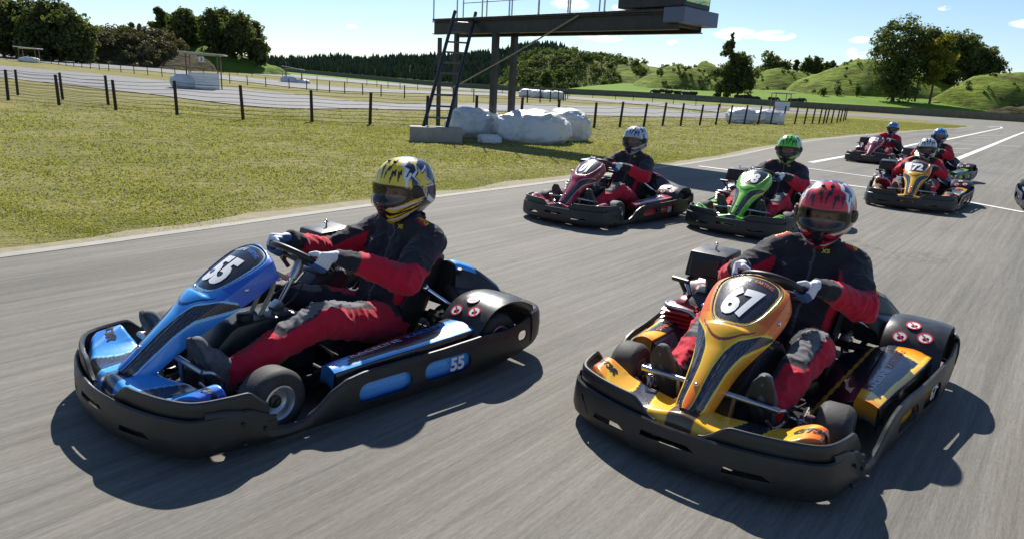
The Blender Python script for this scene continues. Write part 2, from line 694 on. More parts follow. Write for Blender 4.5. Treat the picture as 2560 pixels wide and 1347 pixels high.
def asphalt_material(name, base, streak=True):
    t = NT(name)
    p = t.pos((0.05, 3.2, 1), (0, 0, -TRK)) if streak else t.pos((0.5, 0.5, 1))
    st = t.noise(5.5, 5, 0.62, p)
    fine = t.noise(85, 3, 0.7, t.pos((0.045, 1, 1), (0, 0, -TRK)) if streak else t.pos())
    gr_ = t.noise(240, 2, 0.6, t.pos((0.16, 1, 1), (0, 0, -TRK)))
    big = t.noise(0.32, 4, 0.6, t.pos())
    lo = tuple(x * 0.77 for x in base); hi = tuple(x * 1.23 for x in base)
    c = t.ramp(st, [(0.3, lo), (0.72, hi)])
    c = t.mix(0.7, c, t.ramp(fine, [(0.25, 0.70), (0.75, 1.30)]), 'MULTIPLY')
    c = t.mix(0.55, c, t.ramp(gr_, [(0.3, 0.72), (0.72, 1.30)]), 'MULTIPLY')
    c = t.mix(0.7, c, t.ramp(big, [(0.3, 0.84), (0.72, 1.14)]), 'MULTIPLY')
    if streak:
        band = t.noise(1.0, 3, 0.55, t.pos((0.03, 1.1, 1), (0, 0, -TRK)))
        c = t.mix(0.85, c, t.ramp(band, [(0.30, (0.60, 0.60, 0.62)), (0.46, (1, 1, 1)), (0.60, (1.03, 1.02, 0.99)), (0.72, (1.18, 1.16, 1.11))]), 'MULTIPLY')
        skid = t.noise(3.4, 2, 0.5, t.pos((0.012, 1.0, 1), (0, 0, -TRK - 0.05)))
        c = t.mix(0.6, c, t.ramp(skid, [(0.30, (0.66, 0.66, 0.68)), (0.36, (1, 1, 1))]), 'MULTIPLY')
        ck = t.n('ShaderNodeTexVoronoi'); ck.feature = 'DISTANCE_TO_EDGE'; ck.inputs['Scale'].default_value = 0.42
        wob = t.n('ShaderNodeVectorMath', operation='ADD')
        nv_ = t.n('ShaderNodeTexNoise'); nv_.inputs['Scale'].default_value = 2.2; nv_.inputs['Detail'].default_value = 5
        t.l(t.pos(), nv_.inputs['Vector'])
        t.l(t.pos((0.35, 1, 1), (0, 0, -TRK)), wob.inputs[0]); t.l(nv_.outputs['Color'], wob.inputs[1])
        t.l(wob.outputs[0], ck.inputs['Vector'])
        crack = t.math('MULTIPLY', t.ramp(ck.outputs['Distance'], [(0.004, 1.0), (0.011, 0.0)]), t.ramp(t.noise(0.35, 3, 0.6, t.pos()), [(0.54, 0.0), (0.62, 0.45)]))
        c = t.mix(crack, c, (0.05, 0.048, 0.045))
        vo = t.n('ShaderNodeTexVoronoi'); vo.inputs['Scale'].default_value = 9.0
        t.l(t.pos((0.7, 1, 1), (0, 0, -TRK)), vo.inputs['Vector'])
        grit = t.math('MULTIPLY', t.ramp(vo.outputs['Distance'], [(0.03, 1.0), (0.10, 0.0)]), t.ramp(t.noise(0.8, 3, 0.6, t.pos()), [(0.52, 0.0), (0.64, 0.55)]))
        c = t.mix(grit, c, (0.33, 0.31, 0.27))
    t.set(Base_Color=c, Roughness=0.86)
    t.p.inputs['Specular IOR Level'].default_value = 0.3
    t.bump(t.math('ADD', fine, gr_), 0.30, 0.003)
    return t.m


MT['asphalt'] = asphalt_material('asphalt', (0.164, 0.155, 0.136))
MT['asphalt_far'] = asphalt_material('far_asphalt', (0.165, 0.165, 0.165), False)


def line_material():
    t = NT('worn_white_road_paint')
    nz = t.noise(60, 4, 0.7, t.pos())
    t.set(Base_Color=t.ramp(nz, [(0.3, (0.42, 0.42, 0.40)), (0.55, (0.74, 0.74, 0.71))]), Roughness=0.7)
    return t.m


MT['line'] = line_material()


def ground_material():
    t = NT('dry_grass_ground')
    p = t.pos()
    a = t.noise(0.55, 5, 0.65, t.pos((0.6, 1, 1), (0, 0, -TRK)))
    b = t.noise(4.2, 5, 0.7, t.pos((0.28, 1.25, 1), (0, 0, -TRK * 0.35)))
    d = t.noise(26, 3, 0.7, p)
    c = t.ramp(a, [(0.30, (0.150, 0.150, 0.045)), (0.5, (0.215, 0.198, 0.070)), (0.7, (0.285, 0.245, 0.115))])
    c = t.mix(0.8, c, t.ramp(b, [(0.28, (0.45, 0.5, 0.42)), (0.5, (1, 1, 1)), (0.72, (1.38, 1.28, 1.05))]), 'MULTIPLY')
    c = t.mix(0.8, c, t.ramp(d, [(0.25, 0.55), (0.75, 1.4)]), 'MULTIPLY')
    # bright pasture beyond the wall
    g = t.n('ShaderNodeNewGeometry')
    s = t.n('ShaderNodeSeparateXYZ'); t.l(g.outputs['Position'], s.inputs[0])
    lin = t.math('ADD', t.math('MULTIPLY', s.outputs[0], 0.33), s.outputs[1])
    far = t.ramp(t.math('MULTIPLY', lin, 0.001), [(0.146, 0.0), (0.150, 1.0)])
    pc = t.ramp(t.noise(0.05, 5, 0.6, p), [(0.3, (0.10, 0.19, 0.02)), (0.7, (0.17, 0.25, 0.035))])
    pc = t.mix(0.6, pc, t.ramp(t.noise(1.1, 4, 0.7, p), [(0.3, 0.72), (0.7, 1.25)]), 'MULTIPLY')
    c = t.mix(far, c, pc)
    t.set(Base_Color=c, Roughness=0.95)
    t.p.inputs['Specular IOR Level'].default_value = 0.1
    t.bump(t.math('ADD', b, t.math('MULTIPLY', d, 0.5)), 0.9, 0.08)
    return t.m


MT['ground'] = ground_material()


def foliage_material(name, lo, hi, trans=0.25):
    t = NT(name)
    a = t.n('ShaderNodeAttribute', attribute_name='Col')
    c = t.mix(a.outputs['Fac'], lo, hi)
    t.set(Base_Color=c, Roughness=0.75)
    t.p.inputs['Specular IOR Level'].default_value = 0.25
    tl = t.n('ShaderNodeBsdfTranslucent'); t.l(t.mix(1.0, c, (1.5, 1.7, 0.6), 'MULTIPLY'), tl.inputs[0])
    mx = t.n('ShaderNodeMixShader'); mx.inputs[0].default_value = trans
    t.l(t.p.outputs[0], mx.inputs[1]); t.l(tl.outputs[0], mx.inputs[2])
    t.l(mx.outputs[0], t.t.nodes['Material Output'].inputs[0])
    return t.m


MT['leaf'] = foliage_material('dark_evergreen_leaves', (0.036, 0.050, 0.017), (0.14, 0.15, 0.052), 0.36)
MT['leaf_warm'] = foliage_material('olive_leaves', (0.10, 0.10, 0.018), (0.27, 0.235, 0.04), 0.45)
MT['leaf_bush'] = foliage_material('brown_green_scrub', (0.05, 0.048, 0.022), (0.15, 0.125, 0.065), 0.2)
MT['leaf_hill'] = foliage_material('gorse_scrub', (0.036, 0.05, 0.015), (0.13, 0.15, 0.045), 0.3)
MT['needle'] = foliage_material('pine_needles', (0.034, 0.054, 0.036), (0.088, 0.118, 0.068), 0.22)
MT['blade'] = foliage_material('grass_blades', (0.212, 0.205, 0.076), (0.35, 0.306, 0.156), 0.34)
MT['bark'] = simple('bark', (0.085, 0.07, 0.055), 0.9, var=0.4, scale=6, bump=0.5)
MT['concrete'] = simple('concrete', (0.30, 0.285, 0.25), 0.85, var=0.14, scale=5, bump=0.2)
MT['wallc'] = simple('barrier_concrete', (0.135, 0.122, 0.098), 0.85, var=0.22, scale=1.5, obj=False)
MT['darkpaint'] = simple('black_painted_steel', (0.026, 0.024, 0.023), 0.45, metal=0.15, var=0.55, scale=5, bump=0.15)
MT['rungm'] = simple('worn_rung_steel', (0.12, 0.12, 0.125), 0.5, metal=0.4, var=0.3)
MT['railwhite'] = simple('white_rail', (0.62, 0.64, 0.66), 0.4, var=0.08)
MT['post'] = simple('dark_fence_post', (0.024, 0.02, 0.018), 0.75, var=0.35)
MT['wire'] = simple('fence_wire', (0.03, 0.03, 0.03), 0.6, metal=0.3)
MT['roofm'] = simple('shelter_roof', (0.44, 0.41, 0.34), 0.6, var=0.12)
MT['timber'] = simple('weathered_timber', (0.16, 0.12, 0.08), 0.8, var=0.25)
MT['cow'] = simple('black_cow_hide', (0.015, 0.013, 0.012), 0.7, var=0.3)
MT['cable'] = simple('tan_rope', (0.28, 0.235, 0.15), 0.8, var=0.2)
MT['soil'] = simple('bare_soil', (0.20, 0.165, 0.12), 0.95, var=0.25, scale=3, obj=False)
MT['verge'] = simple('sandy_edge', (0.235, 0.205, 0.13), 0.95, var=0.22, scale=9, obj=False, bump=0.3)


def bag_material():
    t = NT('white_plastic_wrap')
    n1 = t.math('ABSOLUTE', t.math('SUBTRACT', t.noise(2.6, 4, 0.6, t.pos((1, 1, .6), obj=True), 1.6), 0.5))
    n2 = t.math('ABSOLUTE', t.math('SUBTRACT', t.noise(7.0, 3, 0.6, t.pos((1, 1, .5), obj=True), 0.8), 0.5))
    nz = t.math('ADD', n1, t.math('MULTIPLY', n2, 0.45))
    c = t.ramp(t.noise(2.2, 4, 0.6, t.pos(obj=True)), [(0.32, (0.46, 0.47, 0.41)), (0.5, (0.63, 0.64, 0.65))])
    t.set(Base_Color=c, Roughness=0.42)
    t.bump(nz, 0.4, 0.06)
    return t.m


MT['bag'] = bag_material()


def hill_material(name, grass, scrub, k=0.5, terr=1.0):
    t = NT(name)
    n1 = t.noise(0.10, 5, 0.65, t.pos())
    n2 = t.noise(0.55, 5, 0.7, t.pos((0.5, 0.5, 2.6)))
    c = t.mix(t.ramp(n1, [(k - 0.05, 0.0), (k + 0.08, 1.0)]), grass, scrub)
    c = t.mix(0.85 * terr, c, t.ramp(n2, [(0.34, (0.50, 0.52, 0.46)), (0.56, (1.18, 1.15, 1.05))]), 'MULTIPLY')
    t.set(Base_Color=c, Roughness=0.95)
    t.p.inputs['Specular IOR Level'].default_value = 0.1
    t.bump(n2, 1.0, 0.9)
    return t.m


MT['mound'] = hill_material('terraced_pasture_hill', (0.17, 0.225, 0.035), (0.105, 0.115, 0.035), 0.56)
MT['scrubhill'] = hill_material('scrub_hill', (0.17, 0.22, 0.035), (0.10, 0.11, 0.035), 0.5)
MT['greenhill'] = hill_material('green_hill', (0.12, 0.19, 0.025), (0.15, 0.13, 0.05), 0.62, 0.3)
MT['brownhill'] = hill_material('brown_hill', (0.14, 0.11, 0.05), (0.055, 0.05, 0.026), 0.45)
MT['forestfloor'] = hill_material('forest_floor', (0.03, 0.04, 0.018), (0.02, 0.028, 0.014), 0.5)

# ================================================================== THE LAND
def build_ground():
    xs = np.concatenate([np.arange(-900, -200, 50), np.arange(-200, -60, 10), np.arange(-60, 90, 2.5), np.arange(90, 250, 10), np.arange(250, 1001, 50)])
    ys = np.concatenate([[-200, -100, -50, -20], np.arange(-10, 140, 2.5), np.arange(140, 300, 10), np.arange(300, 1500, 60)])
    V, F, _ = grid(lambda x, y: (x, y, G(x, y)), xs, ys)
    me = fast_mesh('grass_ground', V, F, 4, True)
    structure(mkobj('grass_ground', me, MT['ground']))


def sheet_from_polys(name, pts, dz, mat):
    """flat-lying sheet over the land inside the outline pts (world x, y)"""
    bm = bmesh.new()
    vs = [bm.verts.new((p[0], p[1], 0)) for p in pts]
    es = [bm.edges.new((vs[i], vs[(i + 1) % len(vs)])) for i in range(len(vs))]
    bmesh.ops.triangle_fill(bm, use_beauty=True, use_dissolve=False, edges=es)
    for f in bm.faces:
        if f.normal.z < 0:
            f.normal_flip()
    for v in bm.verts:
        v.co.z = G(v.co.x, v.co.y) + dz
    me = bpy.data.meshes.new(name); bm.to_mesh(me); bm.free()
    return structure(mkobj(name, me, mat))


def strip(name, A, B, dz, mat, n=90, struct=True):
    """sheet between two world polylines, following the land"""
    A, B = crom([(p[0], p[1]) for p in A], n), crom([(p[0], p[1]) for p in B], n)
    V, F = [], []
    K = 5
    for i in range(n):
        for k in range(K):
            q = A[i] + (B[i] - A[i]) * k / (K - 1)
            V.append((q[0], q[1], G(q[0], q[1]) + dz))
    for i in range(n - 1):
        for k in range(K - 1):
            F.append((i * K + k, (i + 1) * K + k, (i + 1) * K + k + 1, i * K + k + 1))
    mb = MB().add(V, F)
    o = mb.build(name, mat, angle=180)
    return structure(o) if struct else o


def line_strip(name, pts, w, dz, mat, n=60):
    P = crom([(p[0], p[1]) for p in pts], n) if len(pts) > 2 else np.array([np.array(pts[0][:2]) + (np.array(pts[1][:2]) - np.array(pts[0][:2])) * i / (n - 1) for i in range(n)])
    A, B = [], []
    for i in range(len(P)):
        t = P[min(i + 1, len(P) - 1)] - P[max(i - 1, 0)]
        t = t / np.linalg.norm(t); nn = np.array([-t[1], t[0]])
        A.append(P[i] + nn * w / 2); B.append(P[i] - nn * w / 2)
    V = [(*p, G(*p) + dz) for p in A] + [(*p, G(*p) + dz) for p in B]
    m = len(P)
    F = [(i, m + i, m + i + 1, i + 1) for i in range(m - 1)]
    return structure(MB().add(V, F).build(name, mat, angle=180))


EDGE = [(-14.0, -8.4), (-7.4, 0.1), (-3.73, 4.8), (-3.04, 5.73), (-1.59, 7.72), (0.67, 10.64), (2.87, 13.55), (5.0, 16.6), (11.8, 27.1), (24.59, 43.23), (33.4, 53.5),
        (38.6, 60.2), (40.6, 63.8), (41.6, 67.5), (41.0, 71.0)]


def px(lst):
    return [tuple(gnd(u, v)[:2]) for u, v in lst]


def build_tracks():
    near_back = px([(2330, 303), (2120, 290.5), (1969, 284)])
    far_r = px([(1760, 268), (1890, 266), (2120, 283), (2330, 293), (2560, 308), (2760, 320)])
    edge = [tuple(p) for p in crom(EDGE, 60)]
    pts = edge + near_back + far_r + [(130, 90), (120, -30), (-5, -30)]
    sheet_from_polys('race_track', pts, 0.006, MT['asphalt'])
    # sandy edge strip between asphalt and grass
    E2 = crom(EDGE, 120)
    A, B, C_ = [], [], []
    for i in range(len(E2)):
        t = E2[min(i + 1, 119)] - E2[max(i - 1, 0)]; t /= np.linalg.norm(t); nn = np.array([-t[1], t[0]])
        j = 0.06 * mnoise.noise(Vector((E2[i][0] * 1.3, E2[i][1] * 1.3, 0)))
        A.append(E2[i] - nn * 0.03); B.append(E2[i] + nn * 0.10); C_.append(E2[i] + nn * max(.14, 0.36 + 2.8 * j + .10 * mnoise.noise(Vector((E2[i][0] * 3.1, E2[i][1] * 3.1, 5)))))
    strip('track_edge_kerb', A, B, 0.0095, MT['concrete'], 200)
    strip('sandy_verge', B, C_, 0.0075, MT['verge'], 200)
    nearA = px([(1900, 290), (1822, 297), (1737, 296), (1585, 292), (1463, 290), (1300, 281), (1100, 277), (900, 274), (640, 268), (330, 232), (0, 195), (-250, 168)])
    farA = px([(1880, 281), (1810, 282), (1745, 283), (1600, 270), (1463, 266), (1300, 262), (1100, 262), (900, 256), (640, 228), (330, 195), (0, 165), (-250, 139)])
    strip('infield_track', nearA, farA, 0.025, MT['asphalt_far'])
    nearB = px([(1800, 283), (1661, 268), (1554, 260), (1432, 250), (1272, 242), (1156, 238), (1000, 234), (866, 230), (753, 222), (640, 209), (574, 202), (383, 180), (191, 167), (0, 144), (-120, 135)])
    farB = px([(1800, 266), (1661, 258), (1554, 251), (1432, 243), (1272, 236), (1156, 232), (1000, 226), (866, 220), (753, 209), (640, 198), (574, 191), (383, 171), (191, 153), (0, 131), (-120, 121)])
    strip('upper_infield_track', nearB, farB, 0.05, MT['asphalt_far'])
    nearC = px([(1272, 234), (1092, 224), (922, 211), (753, 197), (640, 187), (547, 172), (430, 163), (312, 158)])
    farC = px([(1272, 229), (1092, 218), (922, 204), (753, 189), (640, 181), (547, 167), (430, 157), (312, 153)])
    strip('back_straight', nearC, farC, 0.07, MT['asphalt_far'])
    line_strip('pale_track_edge', farA[2:], 0.30, 0.045, MT['concrete'], 140)
    line_strip('pale_track_edge', nearA[3:], 0.14, 0.045, MT['concrete'], 140)
    line_strip('pale_track_edge', nearB, 0.3, 0.08, MT['concrete'], 140)
    # painted lines of the start grid and pit lane
    for a, b, w in [((1746, 417), (2330, 492), .11), ((2400, 503), (2560, 533), .11), ((1985, 418), (2200, 447), .09)]:
        line_strip('start_line', px([a, b]), w, 0.012, MT['line'], 20)
    line_strip('pit_lane_line', px([(2027, 408), (2110, 393), (2250, 370), (2303, 359), (2377, 348), (2505, 321)]), .16, 0.012, MT['line'])
    line_strip('pit_lane_line', px([(2370, 408), (2460, 372), (2560, 332), (2600, 322)]), .18, 0.012, MT['line'])
    P = px([(2505, 321), (2500, 318), (2488, 318), (2470, 319)])
    line_strip('pit_lane_line', P, .16, 0.012, MT['line'], 20)
    for u0, v0, u1, v1 in [(2275, 371, 2430, 374), (2380, 361, 2450, 363), (2405, 352, 2480, 355), (2428, 345, 2500, 347), (2445, 340, 2514, 341),
                           (2460, 335, 2525, 337), (2480, 330, 2530, 332), (2490, 364, 2560, 368), (2330, 380, 2430, 386)]:
        line_strip('grid_box_line', px([(u0, v0), (u1, v1)]), .08, 0.012, MT['line'], 8)


build_ground()
build_tracks()


def grass_tufts():
    """blades of grass on the verge, one uncountable mass"""
    E2 = crom(EDGE, 400)[60:330]
    V = []
    Fz = []
    n = 0
    C = []
    for _ in range(125000):
        i = int(rng.integers(0, len(E2) - 1))
        k = rng.random()
        t = E2[i + 1] - E2[i]; L = np.linalg.norm(t); t = t / L; nn = np.array([-t[1], t[0]])
        w = 0.06 + 24.0 * rng.random() ** 2.0
        p = E2[i] + t * L * k + nn * w
        x, y = p
        if y < 2.5:
            continue
        dens = mnoise.noise(Vector((x * 0.7, y * 0.7, 2)))
        if rng.random() > 0.85 + 0.6 * dens - 0.55 * (w < 0.5) - max(0, w - 9) * .055:
            continue
        d = math.hypot(x, y)
        s = (0.010 + 0.022 * rng.random()) * (1 + 0.6 * dens) * min(1.0, 0.35 + w * 0.25)
        wd = 0.005 + 0.0010 * d
        for b in range(3):
            a = rng.random() * 6.28
            ox, oy = rng.normal(0, 0.035, 2)
            lean = rng.normal(0, 0.7, 2) * s
            c, q = math.cos(a) * wd, math.sin(a) * wd
            V += [(x + ox - c, y + oy - q, 0.0), (x + ox + c, y + oy + q, 0.0), (x + ox + lean[0], y + oy + lean[1], s)]
            Fz.append((n, n + 1, n + 2)); n += 3
            g = np.clip(0.5 + 0.45 * mnoise.noise(Vector((x * 0.5, y * 1.1, 7))) + 0.3 * mnoise.noise(Vector((x * 1.6, y * 3.4, 3))) + rng.normal(0, 0.13), 0, 1)
            C += [(g, g, g)] * 3
    me = fast_mesh('verge_grass', V, Fz, 3)
    set_attr(me, 'Col', C)
    o = mkobj('verge_grass', me, MT['blade'])
    o['kind'] = 'stuff'
    tag(o, 'short dry yellow green grass growing along the track edge', 'grass')


grass_tufts()


# ------------------------------------------------------------------ barrier wall, fences
def build_wall():
    P = [at(620, 176, 255), at(660, 178, 248), at(900, 197, 210), at(1190, 219, 172), at(1432, 240, 150), at(1650, 252, 146), at(1890, 263, 140), at(2120, 281, 128), at(2330, 292, 117), at(2560, 305, 106), at(2760, 316, 98)]
    Q = crom([(p.x, p.y) for p in P], 120)
    A = []
    for i in range(len(Q)):
        t = Q[min(i + 1, 119)] - Q[max(i - 1, 0)]; t /= np.linalg.norm(t); A.append((Q[i], np.array([-t[1], t[0]])))
    V, F = [], []
    for q, nn in A:
        z = G(*q)
        for s, h in ((-.15, -.3), (-.10, 1.15), (.10, 1.15), (.15, -.3)):
            V.append((q[0] + nn[0] * s, q[1] + nn[1] * s, z + h))
    for i in range(len(A) - 1):
        for k in range(3):
            F.append((i * 4 + k, i * 4 + k + 1, i * 4 + k + 5, i * 4 + k + 4))
    F += [(0, 1, 2, 3), tuple(4 * 119 + k for k in (3, 2, 1, 0))]
    o = MB().add(V, F).build('barrier_wall', MT['wallc'], angle=20)
    tag(o, 'long low brown concrete barrier wall running round the back of the circuit', 'wall')


def fence(name, label, bases, h, r, strands, mat_post, group=None, lean=None, net=True):
    root = thing('post_and_wire_fence', label, 'fence', (0, 0, 0), 0, group)
    me = None
    tops = []
    for i, b in enumerate(bases):
        hh = h * (0.94 + 0.12 * random.random())
        lx, ly = (random.uniform(-.035, .035), random.uniform(-.035, .035)) if lean is None else (lean[i] + random.uniform(-.02, .02), random.uniform(-.03, .03))
        if me is None:
            me = MB().tube([(0, 0, -.3), (0, 0, .5), (0, 0, 1.0)], [r * 1.05, r, r * 0.93], 8).mesh('post')
        o = mkobj('post', me, mat_post, root)
        o.location = (b[0], b[1], G(b[0], b[1]))
        o.rotation_euler = (-ly, lx, random.random() * 6)
        o.rotation_euler = (Matrix.Rotation(lx, 3, 'Y') @ Matrix.Rotation(-ly, 3, 'X')).to_euler()
        o.scale = (1, 1, hh)
        tops.append((o.location.copy(), Vector((lx, ly, 1)) * hh))
    if strands:
        mb = MB()
        for k in range(strands):
            f = 0.06 + 0.90 * k / (strands - 1)
            pts = []
            for (p, d), (p2, d2) in zip(tops[:-1], tops[1:]):
                a, b = p + d * f, p2 + d2 * f
                pts += [a, (a + b) / 2 - Vector((0, 0, 0.02 + 0.02 * random.random()))]
            pts.append(tops[-1][0] + tops[-1][1] * f)
            mb.tube(pts, 0.006 if net else 0.005, 4)
        mb.build('wire_strands', MT['wire'], root)
    return root


def resample(P, step):
    P = [np.array(p) for p in P]
    out = [P[0]]
    acc = 0.0
    for a, b in zip(P[:-1], P[1:]):
        L = np.linalg.norm(b - a); s = step - acc
        while s <= L:
            out.append(a + (b - a) * s / L); s += step
        acc = (acc + L) % step
    return out


build_wall()
near = px([(-170, 236), (-75, 244), (21, 252), (148, 264), (290, 276), (443, 289), (608, 301), (780, 306), (925, 312), (1066, 317)])
near2 = px([(1190, 321), (1300, 322), (1392, 322), (1485, 321), (1549, 319), (1609, 318), (1656, 316), (1701, 316), (1749, 314), (1789, 313), (1823, 312), (1860, 312),
            (1895, 312), (1926, 312), (1956, 312), (1986, 312), (2010, 312), (2030, 311), (2047, 311), (2058, 311), (2065, 310), (2078, 309), (2092, 308), (2100, 306), (2108, 304), (2113, 302)])
fence('f', 'dark post and wire fence across the grass left of the tower', near, 1.0, .05, 9, MT['post'])
fence('f', 'dark post and wire fence of outward leaning posts, from the white bags to the curve', near2, 1.0, .05, 6, MT['post'], lean=[0.0, 0.02, 0.03, 0.03] + [0.06] * 22)
fence('f', 'short length of dark fence just behind the fence at the far left edge', px([(-60, 232), (45, 239), (157, 250), (271, 264)]), 1.0, .05, 9, MT['post'])
f2 = px([(-40, 146), (12, 150), (123, 160), (276, 179), (405, 193), (520, 206)])
fence('f', 'line of black posts between the infield track and the shelter, at the left', resample(f2, 3.1), 1.0, .045, 3, MT['post'])
f3 = px([(575, 210), (690, 221), (753, 224), (809, 230), (866, 235), (915, 239), (973, 244), (1030, 248), (1193, 257), (1310, 262)])
fence('f', 'line of black posts in the infield between the shelter and the tower', resample(f3, 2.9), 1.0, .045, 3, MT['post'])
f4 = px([(131, 141), (300, 155), (465, 172), (560, 184), (640, 193), (795, 204), (905, 213), (1018, 226), (1092, 228), (1240, 234), (1400, 243)])
fence('f', 'farthest line of thin black posts beside the back straight', resample(f4, 6.0), 1.0, .05, 2, MT['post'])
f5 = px([(1424, 243), (1530, 250), (1620, 257), (1700, 263), (1810, 271), (1860, 274)])
fence('f', 'line of thin black posts along the track in front of the barrier wall', resample(f5, 5.0), 1.0, .045, 2, MT['post'])
f6 = px([(1318, 258), (1350, 257), (1375, 256), (1395, 255), (1408, 253), (1413, 251), (1419, 249), (1405, 246), (1380, 245)])
fence('f', 'short fence of close black posts round the distant white bags', f6, 1.2, .06, 3, MT['post'])


# ------------------------------------------------------------------ plastic wrapped bales
def bale(label, loc, size, rz=0.0, seed=0, group='white plastic wrapped tyre bales'):
    bm = bmesh.new()
    bmesh.ops.create_icosphere(bm, subdivisions=5, radius=1.0)
    off = Vector((seed * 7.3, seed * 3.1, seed))
    for v in bm.verts:
        p = v.co.normalized()
        q = Vector([math.copysign(abs(c) ** 0.74, c) for c in p])
        w = abs(mnoise.noise(p * 2.1 + off)); w2 = abs(mnoise.noise(Vector((p.x * 9, p.y * 5, p.z * 4)) + off)); w3 = abs(mnoise.noise(p * 14 + off))
        q *= 1.0 + 0.13 * mnoise.noise(p * 1.3 + off) - 0.14 * (0.4 - w) * (w < .4) - 0.10 * (.3 - w2) - 0.02 * w3
        q.z = max(q.z, -0.72)
        v.co = Vector((q.x * size[0] / 2, q.y * size[1] / 2, (q.z + 0.72) * size[2] / 1.72))
    me = bpy.data.meshes.new('wrapped_bale'); bm.to_mesh(me); bm.free()
    for f in me.polygons:
        f.use_smooth = True
    o = mkobj('wrapped_bale', me, MT['bag'])
    o.location = loc; o.rotation_euler = (0, 0, rz)
    return tag(o, label, 'wrapped bale', group)


p = gnd(1318, 360); bale('largest white plastic wrapped bale at the foot of the tower posts', (p.x + .12, p.y + .75, -.02), (2.05, 1.5, .84), -.1, 1)
p = gnd(1420, 354); bale('rounded white wrapped bale on the right end of the pile by the tower', (p.x - .03, p.y + .6, -.02), (1.35, 1.3, .86), .2, 2)
p = gnd(1178, 347); bale('pale wrapped bale behind the tower ladder', (p.x, p.y + .6, -.02), (1.5, 1.3, .80), .3, 3)
p = gnd(1228, 360); bale('small crumpled white plastic bag lying before the thick tower post', (p.x - .05, p.y + .15, -.02), (.62, .48, .24), .4, 4)
p = gnd(1865, 311); bale('white wrapped bale behind the leaning fence posts, next to the taller one', (p.x, p.y + 1.0, 0), (1.75, 1.5, .86), .2, 5)
p = gnd(1932, 312); bale('low wide white wrapped bale behind the leaning fence, nearest the curve', (p.x, p.y + .9, 0), (2.0, 1.5, .80), -.2, 6)
for k, (u, v, Y, w) in enumerate([(1320, 240, 95, 2.6), (1345, 240, 94, 2.8), (1372, 241, 93, 2.3), (1394, 242, 92, 1.8)]):
    q = spot(u, v, Y)
    bale(['flat white bale at the left end of the distant pile behind close posts', 'pale bale beside the flat one in the distant pile', 'white bale right of the middle in the distant pile by the curve', 'small white bale at the right end of the distant pile'][k], q, (w, 1.6, 1.1), k, 7 + k)


# ------------------------------------------------------------------ marshal shelters
def shelter(label, u, vb, Y, W, D, H, rz, roof_mat, wall=True, sign=None, rt_tilt=.05, wall_w=None, ox=0.0):
    root = thing('marshal_shelter', label, 'shelter', spot(u, vb, Y), rz)
    MB().box((0, 0, H + .05), (W * 1.45, D * 1.5, .09), Matrix.Rotation(rt_tilt, 3, 'Y'), .02).box((0, 0, H - .04), (W * 1.2, .07, .10)).build('roof', roof_mat, root, False)
    pm = None
    for sx in (-1, 1):
        for sy in (-1, 1):
            if pm is None:
                pm = MB().box((0, 0, H / 2 - .02), (.09, .09, H), None, .01).mesh('post', False)
            o = mkobj('post', pm, MT['timber'], root); o.location = (sx * W / 2, sy * D / 2, 0)
    if wall:
        mb = MB()
        ww = wall_w or W
        for k in range(6):
            mb.box((ox, -D / 2 - .08, .12 + k * .19), (ww, .035, .175), Matrix.Rotation(.12, 3, 'X'), .006)
        mb.build('slatted_wall', MT['white'], root, False)
    if sign:
        b = MB().box((0, -D / 2 - .07, H - .35), (.36, .03, .36), None, .005).build('number_board', MT['white'], root, False)
        text_obj('number', sign, .34, b, (0, -D / 2 - .088, H - .47), (1, 0, 0), (0, 0, 1), MT['klet'], bold=.012)
    return root


# ------------------------------------------------------------------ lettering
TXT = {}


def text_mesh(s, size, bold=0.0, shear=0.0, space=1.0):
    key = (s, size, bold, shear, space)
    if key in TXT:
        return TXT[key]
    c = bpy.data.curves.new('t', 'FONT')
    c.body = s; c.size = size; c.offset = bold; c.shear = shear; c.space_character = space
    c.align_x = 'CENTER'; c.resolution_u = 3; c.fill_mode = 'FRONT' if hasattr(c, 'fill_mode') else c.fill_mode
    o = bpy.data.objects.new('t', c); col.objects.link(o)
    me = evaluated(o)
    V = [tuple(v.co) for v in me.vertices]; F = [tuple(f.vertices) for f in me.polygons]
    bpy.data.meshes.remove(me)
    bpy.data.curves.remove(c)
    TXT[key] = (V, F)
    return V, F


def text_obj(name, s, size, parent, org, right, upv, mat, bold=0.0, shear=0.0, space=1.0, lift=0.0, fn=None):
    V, F = text_mesh(s, size, bold, shear, space)
    if fn is not None:
        bm = bmesh.new()
        bv = [bm.verts.new(v) for v in V]
        for f in F:
            try:
                bm.faces.new([bv[i] for i in f])
            except ValueError:
                pass
        for _ in range(3):
            bmesh.ops.triangulate(bm, faces=bm.faces)
            es = [e for e in bm.edges if e.calc_length() > .013]
            if not es:
                break
            bmesh.ops.subdivide_edges(bm, edges=es, cuts=1)
        bmesh.ops.triangulate(bm, faces=bm.faces)
        bm.verts.index_update()
        V = [tuple(v.co) for v in bm.verts]; F = [tuple(v.index for v in f.verts) for f in bm.faces]
        bm.free()
        P = [fn(x, y) for x, y, z in V]
    else:
        o, r, u = Vector(org), Vector(right).normalized(), Vector(upv).normalized()
        n = r.cross(u)
        P = [o + r * x + u * y + n * lift for x, y, z in V]
    me = bpy.data.meshes.new(name)
    me.from_pydata([tuple(p) for p in P], [], F)
    return mkobj(name, me, mat, parent)


